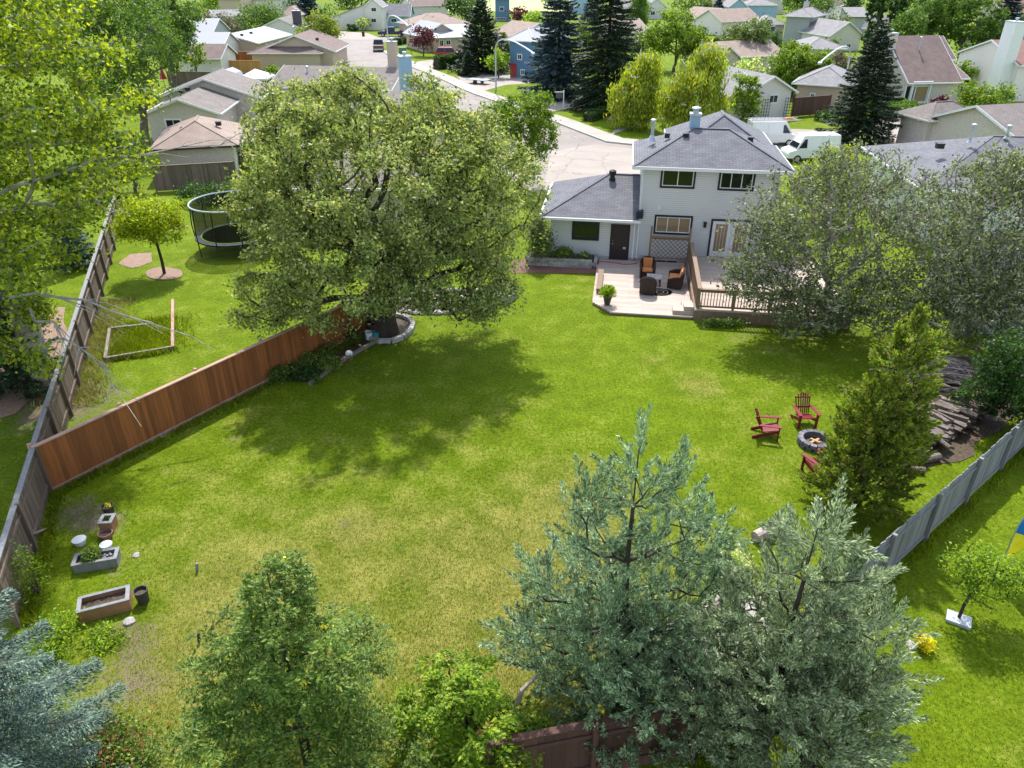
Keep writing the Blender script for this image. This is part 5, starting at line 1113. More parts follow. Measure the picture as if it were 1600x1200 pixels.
t = thing('watering_can', 'teal watering can beside the white bucket at the tree foot', 'watering can', P(588,529), R(20)); m = MB(); m.lathe([(.14,0),(.14,.26),(.09,.32)],(0,0,0),16); m.build('body', mt['teal'], t); m = MB(); m.tube([(.12,0,.08),(.26,0,.22),(.36,0,.36)],[.03,.022,.02],8); m.build('spout', mt['teal'], t); m = MB(); m.tube([(-.13,0,.1),(-.24,0,.25),(-.1,0,.4),(.05,0,.34)],.014,6); m.build('handle', mt['teal'], t)
m = MB(); m.blob((0,0,.14),.16,.14,9,.03,14,8); o = m.build('garden_globe', mt['plas_w']); o.location = P(546,557); tag(o, 'pale round ball lying in the planted bed near the edging', 'ball')
m = MB(); m.box(-.12,.12,-.08,0,.9,1.25); m.box(-.15,.15,-.14,.02,1.25,1.29); o = m.build('birdhouse', mt['gray_m']); o.location = P(608,510); tag(o, 'small grey birdhouse fixed to the big tree trunk', 'birdhouse')
for k, (px, py, r_, h_, lfk, lab) in enumerate([(440,588,.8,.55,'green','low leafy perennials at the left end of the planted bed'),(470,572,.8,.6,'fern','ferny perennials in the middle of the planted bed'),(505,552,.8,.55,'green','leafy perennials between the brown fence and the round ball'),
      (480,592,.6,.4,'dark','dark ground hugging plants against the timber edging'),(535,530,.8,.7,'dark','dark shrub growing close to the big tree trunk'),(515,575,.5,.4,'fern','short ferny plants just inside the timber edging')]):
    bush(lab, P(px,py), r_, h_, lfk, 1500, .09, 'perennial', 'plant', extra=(60,'redfl',.08) if k == 2 else None)
# brush pile and log pile
c = P(1462, 590); t = thing('brush_pile', 'heap of pale dry branches behind the conical cedar', 'brush pile', c, 0); m = MB(); rr = random.Random(3)
for k in range(230):
    a = rr.gauss(-.5, .55); l = rr.uniform(.5, 1.5); x, y = rr.gauss(0,.75), rr.gauss(0,.6); z = max(.05, .85 - .55*(x*x*.7+y*y)) * rr.random() + .03; dz = rr.uniform(-.15,.15)
    m.tube([(x-math.cos(a)*l/2, y-math.sin(a)*l/2, max(.02,z-dz*l)), (x+rr.gauss(0,.06), y+rr.gauss(0,.06), z+.05), (x+math.cos(a)*l/2, y+math.sin(a)*l/2, max(.02,z+dz*l))], [.03*rr.uniform(.5,1.2),.024,.012], 5)
m.build('branches', mt['deadwood'], t)
t = thing('log_pile', 'long stack of split grey logs along the right fence', 'log pile', P(1478, 668), R(38)); m = MB(); mc = MB(); rr = random.Random(8)
for k in range(110):
    x = rr.uniform(-2.0, 1.9); y = rr.gauss(0,.2); z = rr.uniform(.08,.62); r_ = rr.uniform(.06,.13); a = R(90) + rr.gauss(0,.25); l = rr.uniform(.35,.5)
    m.tube([(x-math.cos(a)*l, y-math.sin(a)*l, z), (x+math.cos(a)*l, y+math.sin(a)*l, z+rr.gauss(0,.05))], r_, rr.choice((3,4,6)))
m.build('split_logs', mt['log'], t); m = MB()
for k in range(7): x = 2.0 + rr.uniform(-.3,.4); m.bar((x-.3, rr.uniform(-.3,.3), .4), (x+.3, rr.uniform(-.3,.3), .55), .16, .12)
m.build('fresh_logs', mt['cut'], t)
for px, py, l, r_, a, lab in ((1450,722,.8,.14,.3,'thick round log lying at the near end of the log pile'),(1425,738,.7,.12,-.2,'short dark log on the soil beside the wheelbarrow'),(1430,690,.9,.16,.8,'mossy log leaning on the log pile by the rake')):
    m = MB(); m.tube([(-l/2*math.cos(a),-l/2*math.sin(a),r_),(l/2*math.cos(a),l/2*math.sin(a),r_)],r_,10); o = m.build('log', mt['log']); o.location = P(px,py); tag(o, lab, 'log')
c = P(1418,722); t = thing('wheelbarrow', 'dark green upturned barrow tray lying near the fence', 'wheelbarrow', c, .2); m = MB(); m.add([(-.35,-.25,.1),(.35,-.25,.1),(.35,.25,.1),(-.35,.25,.1),(-.5,-.35,.38),(.5,-.35,.38),(.5,.35,.38),(-.5,.35,.38)], [(0,3,2,1),(0,1,5,4),(1,2,6,5),(2,3,7,6),(3,0,4,7)]); m.build('tray', mt['green_p'], t); m = MB(); m.tube([(.4,0,.15),(1.0,.2,.3)],.02,6); m.tube([(-.4,0,.15),(-.9,-.2,.1)],.02,6); m.build('handle', mt['timber'], t)
t = thing('garden_rake', 'wooden handled rake leaning on the log pile', 'rake', P(1437,722), 0); m = MB(); m.tube([(0,0,.05),(-.12,.5,1.25)],.018,6); m.build('handle', mt['cut'], t); m = MB(); m.bar((-.25,0,.05),(.25,-.05,.05),.03,.03); 
for k in range(8): m.bar((-.23+k*.065,0,.05),(-.23+k*.065,-.05,0),.01,.01)
m.build('head', mt['gray_m'], t)
m = MB(); m.tube([(0,0,.05),(.35,.5,1.0)],.018,6); o = m.build('broom_handle', mt['gray_m']); o.location = P(1418,712); tag(o, 'grey pole leaning across the log pile beside the rake', 'pole')
m = MB(); m.tube([(-.55,-.1,.17),(0,0,.19),(.6,.12,.2)],[.17,.175,.16],12); o = m.build('log', mt['deadwood']); o.location = P(1200,836); o.rotation_euler=(0,0,.35); tag(o, 'thick pale cut log lying above the right juniper', 'log')
m = MB(); m.tube([(-1.6,-1.1,.3),(-.6,-.5,.42),(.3,.1,.3),(1.3,.9,.25)],[.09,.13,.16,.17],10); m.tube([(-.6,-.5,.42),(-1.2,-.2,.9),(-1.7,-.1,1.3)],[.07,.05,.02],6); o = m.build('fallen_trunk', mt['deadwood']); o.location = P(1060,985); tag(o, 'fallen grey dead trunk lying between the two junipers', 'trunk')
m = MB(); m.tube([(0,0,.2),(.25,.35,.9),(.4,.5,1.4),(.75,.7,1.65)],[.07,.06,.05,.03],7); o = m.build('dead_branch', mt['deadwood']); o.location = P(785,1180); tag(o, 'bare pale branch rising at the bottom beside the brown fence', 'branch')
# flag
c = P(1545, 985); t = thing('feather_flag', 'blue and yellow feather flag on a pole at the right edge', 'flag', P(1553,906), 0)
m = MB(); m.tube([(0,0,0),(.02,0,1.9),(.22,0,2.8),(.65,0,3.5)],[.02,.018,.012,.008],6); m.build('pole', mt['gray_m'], t)
def flagpart(z0, z1, name, mat):
    m = MB(); n = 10; V = []
    for i in range(n+1):
        z = z0 + (z1-z0)*i/n; u = (z-.85)/2.6; xl = .03 + max(0,(u-.38))**1.6*.95; wd_ = .62*math.sin(min(1,max(0,u+.02))*math.pi)**.6 * (1-.2*u)
        for s in (0, .5, 1): V.append((xl + wd_*s, .05*math.sin(z*5+s*3), z - .12*s))
    for i in range(n): 
        for s in range(2): pass
    m.add(V, [(i*3+s, i*3+s+1, i*3+s+4, i*3+s+3) for i in range(n) for s in range(2)]); o = m.build(name, mt[mat], t); sf = o.modifiers.new('thick','SOLIDIFY'); sf.thickness = .006
flagpart(.86, 1.62, 'yellow_cloth', 'fyel'); flagpart(1.62, 3.44, 'blue_cloth', 'fblue')
# young tree plinth and yellow bush on the lower right lawn
m = MB(); m.box(-.28,.28,-.2,.2,0,.09); o = m.build('paving_slab', mt['pole']); o.location = P(1497,970); o.rotation_euler = (0,0,-.55); tag(o, 'pale square slab under the young tree trunk, lower right lawn', 'slab')
bush('small golden yellow bush on the lower right lawn', P(1440,1012), .22, .42, 'gold', 900, .06)
m = MB(); m.blob((0,0,.04),.14,.06,2,.2); o = m.build('garden_stone', mt['stone']); o.location = P(1424,1010); tag(o, 'small pale stone beside the golden yellow bush', 'stone')
#@@TREES@@
# ------------------------------------------------------------------ trees and shrubs close by
b = P(600, 520)
tree('huge spreading olive green tree over the brown fence in the middle left', b,
     [(.2,0,7.0,5.7,5.4,3.7),(-3.0,-.5,6.2,2.6,3,2.0),(4.4,.2,6.0,2.7,3,3.2),(-.8,-3.4,4.4,3.6,2.4,2.2),(3.2,-2,3.8,2.4,2.2,1.9),(-1.6,.5,8.9,3.4,3.5,2.0),(-4.3,-2.2,2.6,1.7,1.6,1.3),(2.8,.5,8.6,2.4,2.4,1.6),(4.6,-1.4,2.9,1.5,1.5,1.4)],
     [(0,0,-.1),(-.1,0,.7),(.0,.05,1.5),(.1,.1,2.3),(.15,.1,3.4)], 'silver', .58, 1050, 150000, .13, .075, .235, 'bark_dk', 'broadleaf_tree', 'tree', sag=.07, hang=.35, wob=.13, inner=.45)
tree('tall leafy poplar with pale limbs filling the upper left corner', (-18.2, 25.2),
     [(1.4,-1,10.6,5.6,5.6,4.8),(.6,-3,5.0,3.0,3.4,2.8),(-3,0,9,5,5,6),(1.4,0,14.5,5.2,5,4),(3.2,-3.0,8.2,2.6,3.0,2.8),(-1.2,-4.6,4.0,2.4,2.6,2.4)],
     [(0,0,-.1),(0,0,2),(.2,-.1,4),(.3,-.2,6.5),(.2,-.1,9),(.3,0,11.5)], 'poplar', .38, 560, 92000, .135, .095, .33, 'bark_pale', 'poplar_tree', 'tree', sag=.03, wob=.10,
     keep=lambda T: ((T[:,0]-18.2) * F / ((T[:,1]+25.2)*cT + (H-T[:,2])*sT) > -1080), inner=.4, rt=.017, hang=.25)
t = thing('dead_limb', 'long bare pale limbs reaching right out of the poplar crown', 'branch', (0,0,0)); m = MB()
for base, tip, z0, z1, r_ in (((-16.5,23.5),(-12.0,21.8),7.4,7.9,.07),((-16.5,22.5),(-11.4,22.5),5.0,3.7,.06),((-16.0,22.0),(-9.9,25.6),8.2,9.0,.07),((-16,22.5),(-12.6,20.2),4.4,2.9,.055)):
    a = Vector((*base, z0)); c = Vector((*tip, z1)); pts = [a.lerp(c, k/6) + Vector((0,0,.45*math.sin(k/6*3.1))) + Vector((random.uniform(-.12,.12),)*3) for k in range(7)]; m.tube(pts, [r_*(1-k/7.5) for k in range(7)], 6)
    for k in range(2, 7):
        for q in range(3):
            d = (c-a).normalized() + Vector((random.uniform(-.8,.8), random.uniform(-.8,.8), random.uniform(-.6,.5))); p = pts[k]; l = random.uniform(.5,1.3)
            m.tube([p, p + d*l*.5 + Vector((0,0,.05)), p + d*l + Vector((0,0,-.1))], [.02,.013,.006], 4)
m.build('limbs', mt['bark_pale'], t)
b = P(1275, 505)
tree('half bare fruit tree with grey twigs right of the deck, left of two', b,
     [(0,0,5.0,4.1,3.6,2.8),(-2.6,-1.6,2.9,2.4,2,1.8),(1.0,-2.2,2.2,3.0,2,1.7),(-2.9,-.4,4.7,2.2,2.0,1.6),(.3,.3,6.7,2.3,2,1.4),(-.8,-2.8,2.6,2.4,1.6,1.8),(-1.8,-2.4,1.5,1.8,1.4,1.2),(-3.9,-1.6,3.0,1.7,1.4,1.2)],
     [(0,0,-.1),(0,0,.3),(.05,0,.6),(0,0,1.0)], 'grey', .24, 1900, 32000, .125, .07, .20, 'bark_pur', 'fruit_tree', 'tree', sag=.02, wob=.08, rt=.021, inner=.2, along=.3, tipoff=.3)
b = P(1502, 520)
tree('half bare fruit tree with grey twigs right of the deck, right of two', b,
     [(0,0,5.2,4.1,3.6,2.9),(-2.2,-2.0,2.3,2.8,2,1.9),(1.2,-1.0,2.9,2.6,2,1.6),(.8,.3,6.8,2.4,2,1.4),(-.4,-2.8,2.6,2.6,1.8,1.9),(-2.8,-1.6,4.2,2.0,1.6,1.8)],
     [(0,0,-.1),(0,0,.3),(.05,0,.6),(0,0,1.0)], 'grey', .24, 1900, 36000, .125, .07, .20, 'bark_pur', 'fruit_tree', 'tree', sag=.02, wob=.08, rt=.021, inner=.2, along=.3, tipoff=.3)
juniper('ragged yellow green conical cedar beside the fire pit', P(1338, 788), [(.25,.1,6.3,2.0,1.0),(-.15,0,5.9,1.8,.9),(.75,.1,5.6,1.5,.8),(-.5,-.2,4.4,.6,1.1),(.2,-.3,3.4,.1,1.1),(.6,.2,3.6,.3,.85),(-.9,-.3,2.6,.1,1.0)], 'cedar', 760, 110, .11, .05, (.35,.7), .12, 'bark_dk', 'cedar_tree', .6, thick=.17, cat='tree')
juniper('blue green juniper with several pointed tops at the bottom centre', (2.3, 11.1), [(0,0,7.3,3.0,.85),(-.85,-.1,6.2,2.6,.75),(.85,.1,6.4,2.6,.8),(1.55,.2,5.3,2.0,.8),(-1.6,-.4,4.6,1.2,.85),(-2.1,-.5,3.2,.8,.9),(1.9,0,3.8,.8,.9),(-.4,-.9,3.9,.3,1.3),(.6,-.9,3.6,.3,1.1),(-.1,.4,4.2,.8,1.3),(-.9,.3,2.6,.3,1.5),(.4,-1.7,2.8,.2,1.1),(1.3,-1.5,3.0,.2,1.1),(-.5,-1.6,2.2,.2,.8)], 'juniper', 880, 220, .095, .025, (.4,1.0), .16, upf=.75, thick=.125)
juniper('broad grey green juniper filling the bottom right of centre', (5.2, 9.75), [(.1,0,6.55,2.4,.85),(-.55,.2,5.9,2.2,.75),(.8,-.1,5.6,1.8,.9),(-1.2,0,4.6,1.2,.8),(1.5,-.2,4.5,.8,1.0),(-.3,-.9,4.2,.4,1.2),(.9,-.9,3.8,.4,1.4),(.2,.3,4.4,.3,1.4),(-1.5,-.4,3.0,.3,.8),(2.0,-.1,3.2,.5,.9),(.2,-1.6,3.2,.3,1.2)], 'juniper2', 960, 220, .095, .025, (.4,1.0), .16, upf=.75, thick=.125)
def sprays(label, b, name, cat, leaf, h, R, nbr, per, ln=(.45,.8), L=.055, W=.022, r0=.07, prof=1.0, blossom=None, top=.0, droop=.25, lean=(0,0)):
    """an open shrub: boughs off an upright stem, each ending in fans of leaflets along arching stalks"""
    t = thing(name, label, cat, (b[0], b[1], 0), 0); tips, Cs, Ds = [], [], []
    for k in range(nbr):
        u = 1 - rng.random() ** .62; z = h * (.10 + .88 * u); a = rng.random() * 6.283
        Rz = R * max(.06, (1 - u) ** prof) * (.8 + .35 * math.sin(a * 2 + z * 2.2)) ; rr = Rz * (.25 + .75 * rng.random() ** .6)
        p = np.array([math.cos(a)*rr + lean[0]*u, math.sin(a)*rr + lean[1]*u, z + rr*.15]); tips.append(p)
        for q in range(rng.integers(4, 8)):
            ax = np.array([math.cos(a), math.sin(a), .25]) + rng.normal(size=3) * .75; ax /= np.linalg.norm(ax); l = rng.uniform(*ln) * (1 - .6*u)
            n = int(per * rng.uniform(.6, 1.3)); s_ = rng.random(n); c = p[None] + ax[None]*(s_*l)[:, None]; c[:, 2] -= droop * l * s_**2
            sd_ = unit(np.cross(np.tile(ax, (n, 1)), [[.1,.1,1.0]])) * rng.choice([-1, 1], (n, 1)); c += sd_ * (.045 + .03*rng.random((n, 1))) + rng.normal(size=(n, 3))*.012
            Cs.append(c); Ds.append(sd_ + ax[None]*.6)
    tips = np.array(tips); C = np.concatenate(Cs); D = np.concatenate(Ds)
    pos, par, rad, ti, cnt = skeleton([(0,0,-.1), (0,0,h*.12), (lean[0]*.3,lean[1]*.3,h*.3), (lean[0]*.5,lean[1]*.5,h*.5), (lean[0]*.75,lean[1]*.75,h*.75), (lean[0],lean[1],h*.95)], tips, r0, .03, rt=.006)
    limbs(pos, par, rad, 'trunk', mt['bark_dk'], t, 5)
    ok = C[:, 2] > .08; fast_mesh('crown', leafquads(C[ok], L, W, D[ok], .35, .8), 4, lf[leaf], t)
    if blossom:
        en, el, es = blossom; pk = tips[rng.choice(len(tips), en)]; q = np.repeat(pk, 14, axis=0) + rng.normal(size=(en*14, 3)) * .035 + [0, 0, .12]
        fast_mesh('blossom', leafquads(q, es, es*.7), 4, lf[el], t)
    return t
sprays('feathery dark green tree at the bottom left of centre', (-4.0, 9.0), 'feathery_tree', 'tree', 'fern', 6.1, 2.25, 500, 36, (.4,.8), .075, .028, .09, .62, (40,'gold',.04))
sprays('bright yellow green shrub with pinkish blossom at the bottom', (-1.0, 9.4), 'flowering_shrub', 'shrub', 'lime', 2.9, 1.65, 190, 40, (.35,.6), .08, .04, .05, .55, (12,'pinkfl',.04), lean=(.2,0))
spruce('silvery blue spruce with thick boughs in the bottom left corner', (-9.3, 8.4), 8.0, 2.3, 'bspruce', .55, 8, 1900, .07, .020, .08, .22, power=.8)
bush('leafy bush with dull red flower heads in the bottom left corner', P(185, 1225), .95, 1.2, 'fern', 7000, .07, extra=(600,'redfl',.06), stems=40)
bush('light green currant bush beside the reddish timber planter box', P(88, 1005), .65, .6, 'lime', 1900, .075, stems=24)
bush('light green currant bush below the reddish timber planter box', P(160, 1003), .5, .25, 'lime', 900, .075, stems=18)
bush('thin leafy sapling against the old left fence', P(60, 930), .35, 1.5, 'lime', 700, .075, stems=10)
bush('small light green shrub between the two junipers', P(1135, 905), .5, 1.1, 'cream', 1500, .07)
tree('young bright green tree on the lower right lawn', P(1497, 968), [(.3,.1,1.45,1.05,.9,.5),(.0,0,1.85,.6,.6,.4),(1.0,.1,1.35,.6,.6,.4)], [(0,0,-.05),(0,0,.5),(.05,0,.9)], 'lime', .035, 150, 7500, .075, .04, .13, 'bark_dk', 'young_tree', 'tree', inner=.2)
tree('young golden leaved tree in a mulch circle on the left lawn', P(257, 428), [(-.3,0,3.1,1.75,1.6,1.0),(.6,0,2.7,1.1,1.1,.8),(-1.0,0,2.7,1.0,1,.7)], [(0,0,-.05),(.03,0,.7),(0,0,1.5),(0,0,2.2)], 'yellow', .07, 220, 16000, .12, .07, .2, 'bark_dk', 'young_tree', 'tree', inner=.25)
spruce('green spruce half hidden under the poplar beside the left fence', P(45, 600), 3.6, 2.2, 'spruce', .3, 8, 260, .2, .05)
spruce('dark spreading spruce in the shade left of the old fence', P(-20, 520), 5.5, 2.6, 'spruce', .32, 8, 260, .22, .055)
spruce('small bluish spruce behind the old left fence', P(118, 415), 4.2, 1.5, 'spruceb', .3, 7, 160, .2, .06)
btree('dense dark green shrub mass behind the right fence', (1590,680), 508, 190, 'dark', 1.6, .02)
btree('dark leafy bush at the foot of the log pile by the fence', (1520,650), 585, 90, 'dark', 1.3, .02)
btree('yellow green tall shrub between our house and its right neighbour', (1285,350), 220, 128, 'birch', 2.4, .02)
btree('dark ivy like shrub against the right side of our house', (1225,420), 330, 42, 'olive', 1.2, .02)
bush('low green weeds along the front of the upper deck', hp(4.0,-7.6,0), 1.0, .4, 'fern', 1300, .09, 'weeds', 'plant', ry=.25)
# ------------------------------------------------------------------ trees of the neighbourhood: (label, base, top, width, leaf, ...)
BT = [
 ('leafy tree on the lawn between the maple and the faded red roof', (1085,142), 92, 44, 'green', 1.4, .05, 'broadleaf_tree'),
 ('olive tree beside the low pale roofed house near the top', (1172,84), 46, 40, 'olive', 1.4, .0, 'broadleaf_tree'),
 ('green tree beyond the steep brown roofed house on its right', (1500,140), 92, 38, 'bright', 1.4, .0, 'broadleaf_tree'),
 ('round tree beside the white gabled house near the poplars', (1288,92), 56, 32, 'green', 1.4, .0, 'broadleaf_tree'),
 ('green tree near the pink roof right of the tall ragged spruce', (962,108), 62, 36, 'green', 1.4, .0, 'broadleaf_tree'),
 ('shrub between the bungalow garage and the big tree crown', (386,262), 214, 40, 'olive', 1.4, .0, 'round_bush'),
 ('small leafy tree right of the golden board fence', (432,132), 98, 30, 'bright', 1.4, .0, 'broadleaf_tree'),
 ('green tree at the top left between the poplar and the grey roofs', (252,78), -10, 66, 'green', 1.3, .05, 'broadleaf_tree'),
 ('leafy tree at the top left edge above the brownish bush', (345,26), -12, 56, 'bright', 1.3, .05, 'broadleaf_tree'),
 ('green tree beside the dark blue chimney house at the top left', (436,50), 22, 34, 'green', 1.3, .05, 'broadleaf_tree'),
 ('yellow green tree peeping out right of the blue green spruce', (916,78), 26, 44, 'bright', 1.4, .05, 'broadleaf_tree'),
 ('dull green tree behind the tall ragged spruce and the birch', (1002,98), 40, 44, 'olive', 1.3, .05, 'broadleaf_tree'),
 ('green tree in the gap between maple and right weeping birch', (1120,128), 84, 44, 'green', 1.3, .05, 'broadleaf_tree'),
 ('dark green tree in front of the pale blue twin gable house', (1200,80), 44, 40, 'dark', 1.3, .0, 'broadleaf_tree'),
 ('pale green tree left of the steep brown roof', (1400,128), 62, 52, 'bright', 1.4, .05, 'broadleaf_tree'),
 ('dark green tree right of the steep brown roof', (1510,122), 66, 50, 'green', 1.3, .05, 'broadleaf_tree'),
 ('green tree at the top edge left of the big right hand trees', (1412,34), -34, 84, 'green', 1.2, .0, 'far_tree'),
 ('green tree at the top edge behind the big right hand trees', (1480,44), -30, 90, 'dark', 1.2, .0, 'far_tree'),
 ('green tree at the top edge above the willowy tree', (1270,24), -30, 70, 'dark', 1.2, .0, 'far_tree'),
 ('green tree behind the cream house at the top edge', (1098,36), 2, 34, 'olive', 1.2, .0, 'far_tree'),
 ('green tree between the two pale roofed houses at the top edge', (1000,34), -10, 34, 'green', 1.2, .0, 'far_tree'),
 ('green tree behind the light brown roofed house', (858,62), 22, 40, 'green', 1.2, .0, 'broadleaf_tree'),
 ('low green trees at the top edge beyond the dark blue house', (745,20), -12, 44, 'green', 1.2, .0, 'far_tree'),
 ('green tree in the yard left of the stucco bungalow', (215,170), 96, 70, 'green', 1.3, .1, 'broadleaf_tree'),
 ('small green tree between the bungalow and the light brown roof', (560,150), 104, 44, 'bright', 1.2, .1, 'broadleaf_tree'),
 ('big green tree behind the poplar, left of the bungalow', (232,232), -60, 210, 'green', 1.3, .2, 'broadleaf_tree'),
 ('second big green tree at the top left, above the bungalow', (275,150), -50, 120, 'green', 1.3, .15, 'broadleaf_tree'),
 ('bright green tree reaching over the top left corner', (130,190), -80, 160, 'bright', 1.2, .2, 'broadleaf_tree'),
 ('dark bushy pine beside the stucco garage, left yard', (212,300), 195, 72, 'olive', 1.3, .08, 'pine_tree'),
 ('small green tree in front of the white walled garage', (309,128), 62, 42, 'bright', 1.0, .25, 'broadleaf_tree'),
 ('pale leaved tree at the top left above the white metal roof', (320,40), 0, 52, 'green', 1.0, .1, 'broadleaf_tree'),
 ('large brownish round bush in front of the far left houses', (346,62), 20, 72, 'brown', 1.4, .02, 'round_bush'),
 ('round olive bush beside the maroon brown roof', (376,84), 57, 42, 'olive', 1.4, .02, 'round_bush'),
 ('dark green bush right of the brownish round bush', (393,72), 40, 30, 'dark', 1.4, .02, 'round_bush'),
 ('pale green tree above the dark green bush at the top left', (405,52), 5, 88, 'green', 1.2, .1, 'broadleaf_tree'),
 ('light green tree behind the cedar clump at the top', (512,60), -8, 34, 'green', 1.0, .05, 'broadleaf_tree'),
 ('dense rounded dark cedar clump left of the street end', (499,92), 17, 74, 'cedar', 2.2, .0, 'cedar_clump'),
 ('creamy flowering tree in front of the tall white house', (567,48), 26, 20, 'cream', 1.4, .2, 'flowering_tree'),
 ('clipped round shrub at the wall of the tall white house', (550,49), 38, 14, 'dark', 1.5, .0, 'round_bush'),
 ('far dark green trees behind the grey roofed wing', (600,16), -14, 60, 'dark', 1.2, .0, 'far_tree'),
 ('far green tree at the top edge left of the panelled roof', (640,22), -12, 40, 'green', 1.2, .0, 'far_tree'),
 ('dark green tree behind the tan hip roof at the top', (722,40), -12, 44, 'dark', 1.3, .0, 'broadleaf_tree'),
 ('purple leaved tree on the lawn beside the red car', (662,88), 37, 42, 'purple', 1.4, .2, 'purple_tree'),
 ('far purple leaved tree behind the light brown roof', (812,36), 11, 36, 'purple', 1.1, .05, 'purple_tree'),
 ('light green young tree left of the curved street lamp', (779,122), 66, 36, 'lime', 1.3, .15, 'young_tree'),
 ('yellow green tree above the roof left of the blue spruce', (832,50), 15, 36, 'lime', 1.2, .05, 'broadleaf_tree'),
 ('fluffy bright green tree behind the garage roof', (812,292), 128, 128, 'bright', 1.5, .12, 'broadleaf_tree'),
 ('yellow green shrub beyond the big tree at the road edge', (612,136), 102, 26, 'lime', 1.3, .0, 'shrub'),
 ('large round green maple above the weeping birches', (1052,112), 4, 98, 'bright', 1.7, .1, 'maple_tree'),
 ('dull olive tree right of the large round maple', (1155,108), 25, 92, 'olive', 1.5, .05, 'broadleaf_tree'),
 ('dark green bush between the maple and the olive tree', (1105,108), 55, 36, 'dark', 1.3, .0, 'round_bush'),
 ('dusky purple shrub under the small far spruce', (1132,42), 26, 24, 'purple', 1.0, .0, 'shrub'),
 ('willowy pale green tree behind the grey two storey house', (1250,62), -25, 84, 'green', 1.1, .15, 'broadleaf_tree'),
 ('round olive shrub left of the dark grey walled house', (1309,60), 18, 38, 'olive', 1.5, .0, 'round_bush'),
 ('dense bright green maple behind the white trellis house', (1236,150), 62, 100, 'bright', 3.4, .05, 'maple_tree'),
 ('creamy flowering shrub over the faded red brown roof', (1172,128), 90, 56, 'cream', 1.2, .0, 'flowering_shrub'),
 ('thin brownish tree left of the large dark spruce', (1303,140), 74, 46, 'brown', .8, .1, 'broadleaf_tree'),
 ('small fresh green tree left of the house chimney', (1157,196), 108, 54, 'bright', 1.4, .05, 'young_tree'),
 ('big green tree behind the steep brown roof, left one', (1405,100), 8, 74, 'green', 1.6, .05, 'broadleaf_tree'),
 ('big green tree behind the steep brown roof, middle one', (1458,96), -22, 80, 'green', 1.6, .05, 'broadleaf_tree'),
 ('big green tree behind the steep brown roof, right one', (1510,102), -30, 78, 'green', 1.6, .05, 'broadleaf_tree'),
 ('pale green tree at the top right corner', (1590,74), 0, 46, 'green', 1.2, .05, 'broadleaf_tree'),
 ('leafy green shrub tree in front of the right white house', (1528,184), 122, 94, 'bright', 1.5, .05, 'shrub'),
 ('dark purple shrub beside the bay window house wall', (1464,172), 150, 22, 'purple', 1.2, .0, 'shrub'),
 ('far dark tree behind the pale blue twin gable house', (1210,14), -20, 60, 'dark', 1.1, .0, 'far_tree'),
 ('far dark tree mass left of the columnar poplars', (1320,26), -30, 56, 'dark', 1.2, .0, 'far_tree'),
 ('far tree line piece at the top edge near the field', (870,12), -18, 60, 'green', 1.0, .0, 'far_tree'),
 ('far tree line piece above the maple at the top edge', (1080,16), -16, 70, 'green', 1.0, .0, 'far_tree'),
 ('far dark tree beside the white building at the top left', (470,24), -12, 44, 'dark', 1.1, .0, 'far_tree'),
 ('far dark trees behind the tall white house, left part', (548,14), -14, 60, 'dark', 1.1, .0, 'far_tree'),
 ('far green trees behind the panelled roof at the top edge', (690,12), -14, 60, 'green', 1.1, .0, 'far_tree'),
 ('leafy bush at the left edge of the steep roofed house lawn', (1400,186), 162, 44, 'green', 1.4, .0, 'round_bush'),
 ('dark shrub behind the trampoline', (318,318), 285, 74, 'dark', 1.3, .0, 'round_bush'),
 ('green shrubs behind the trampoline beside the dark fence', (360,312), 284, 50, 'green', 1.3, .0, 'round_bush'),
 ('low shrub under the plain brown fence, near the vans', (1290,188), 176, 34, 'dark', 1.2, .0, 'shrub'),
 ('green tree beside the stucco garage at the left fence top', (175,300), 180, 60, 'green', 1.2, .15, 'broadleaf_tree'),
]
for lab, base, top, wpx, lk, dens, tf, nm_ in BT:
    far = base[1] < 30
    btree(lab, base, top, wpx, lk, dens, tf, 1.0, nm_, 'bush' if 'bush' in nm_ else ('shrub' if 'shrub' in nm_ else 'tree'), b=None)
def sp(label, base, top, wpx, leaf, b=None, **kw):
    b = b or P(*base); h = hgt(b, top); f = dist(b, h*.4); ext = f / F * 1.5625; r = wpx / 2 / F * f
    kw.setdefault('step', max(.3, h / 30)); L = max(.16, 3.2 * ext)
    r *= 1.3; area = 2 * r * h / ext**2; per = int(min(520, max(24, area * 4.2 / (h / kw['step'] * 7 * .5)))); kw.setdefault('nb', 7)
    spruce(label, b, h, r, leaf, per=per, L=L, W=L*.30, **kw)
sp('dark green spruce with tiered boughs beside the clipped hedge', (753,112), -6, 84, 'spruce', droop=.1)
sp('large blue green spruce on the kerbside lawn', (871,152), -40, 100, 'spruceb', droop=.3, power=.7)
sp('tall ragged dark spruce right of the large blue green spruce', (945,172), -95, 104, 'spruce', droop=.35, power=.6)
sp('large dark spruce right of the white vans', (1340,222), 30, 104, 'spruce', droop=.25, power=.75)
sp('tiny spruce in front of the clipped hedge', (732,119), 80, 26, 'spruce')
sp('dark blue spruce at the top right behind the white house', (1553,98), -50, 60, 'spruceb')
sp('small far spruce left of the cream house', (1119,42), -2, 34, 'spruceb')
sp('small spruce behind the low building with pale hip roof', (1286,72), 34, 24, 'spruceb')
sp('broad dark spruce above the low chimney house, top left', (484,40), -14, 64, 'spruceb')
sp('dark pointed cedar left of the light brown roofed house end', (787,86), 50, 18, 'cedar', z0=.02, power=.5)
sp('far spruce at the top edge behind the blue spruce', (924,34), -14, 34, 'spruceb')
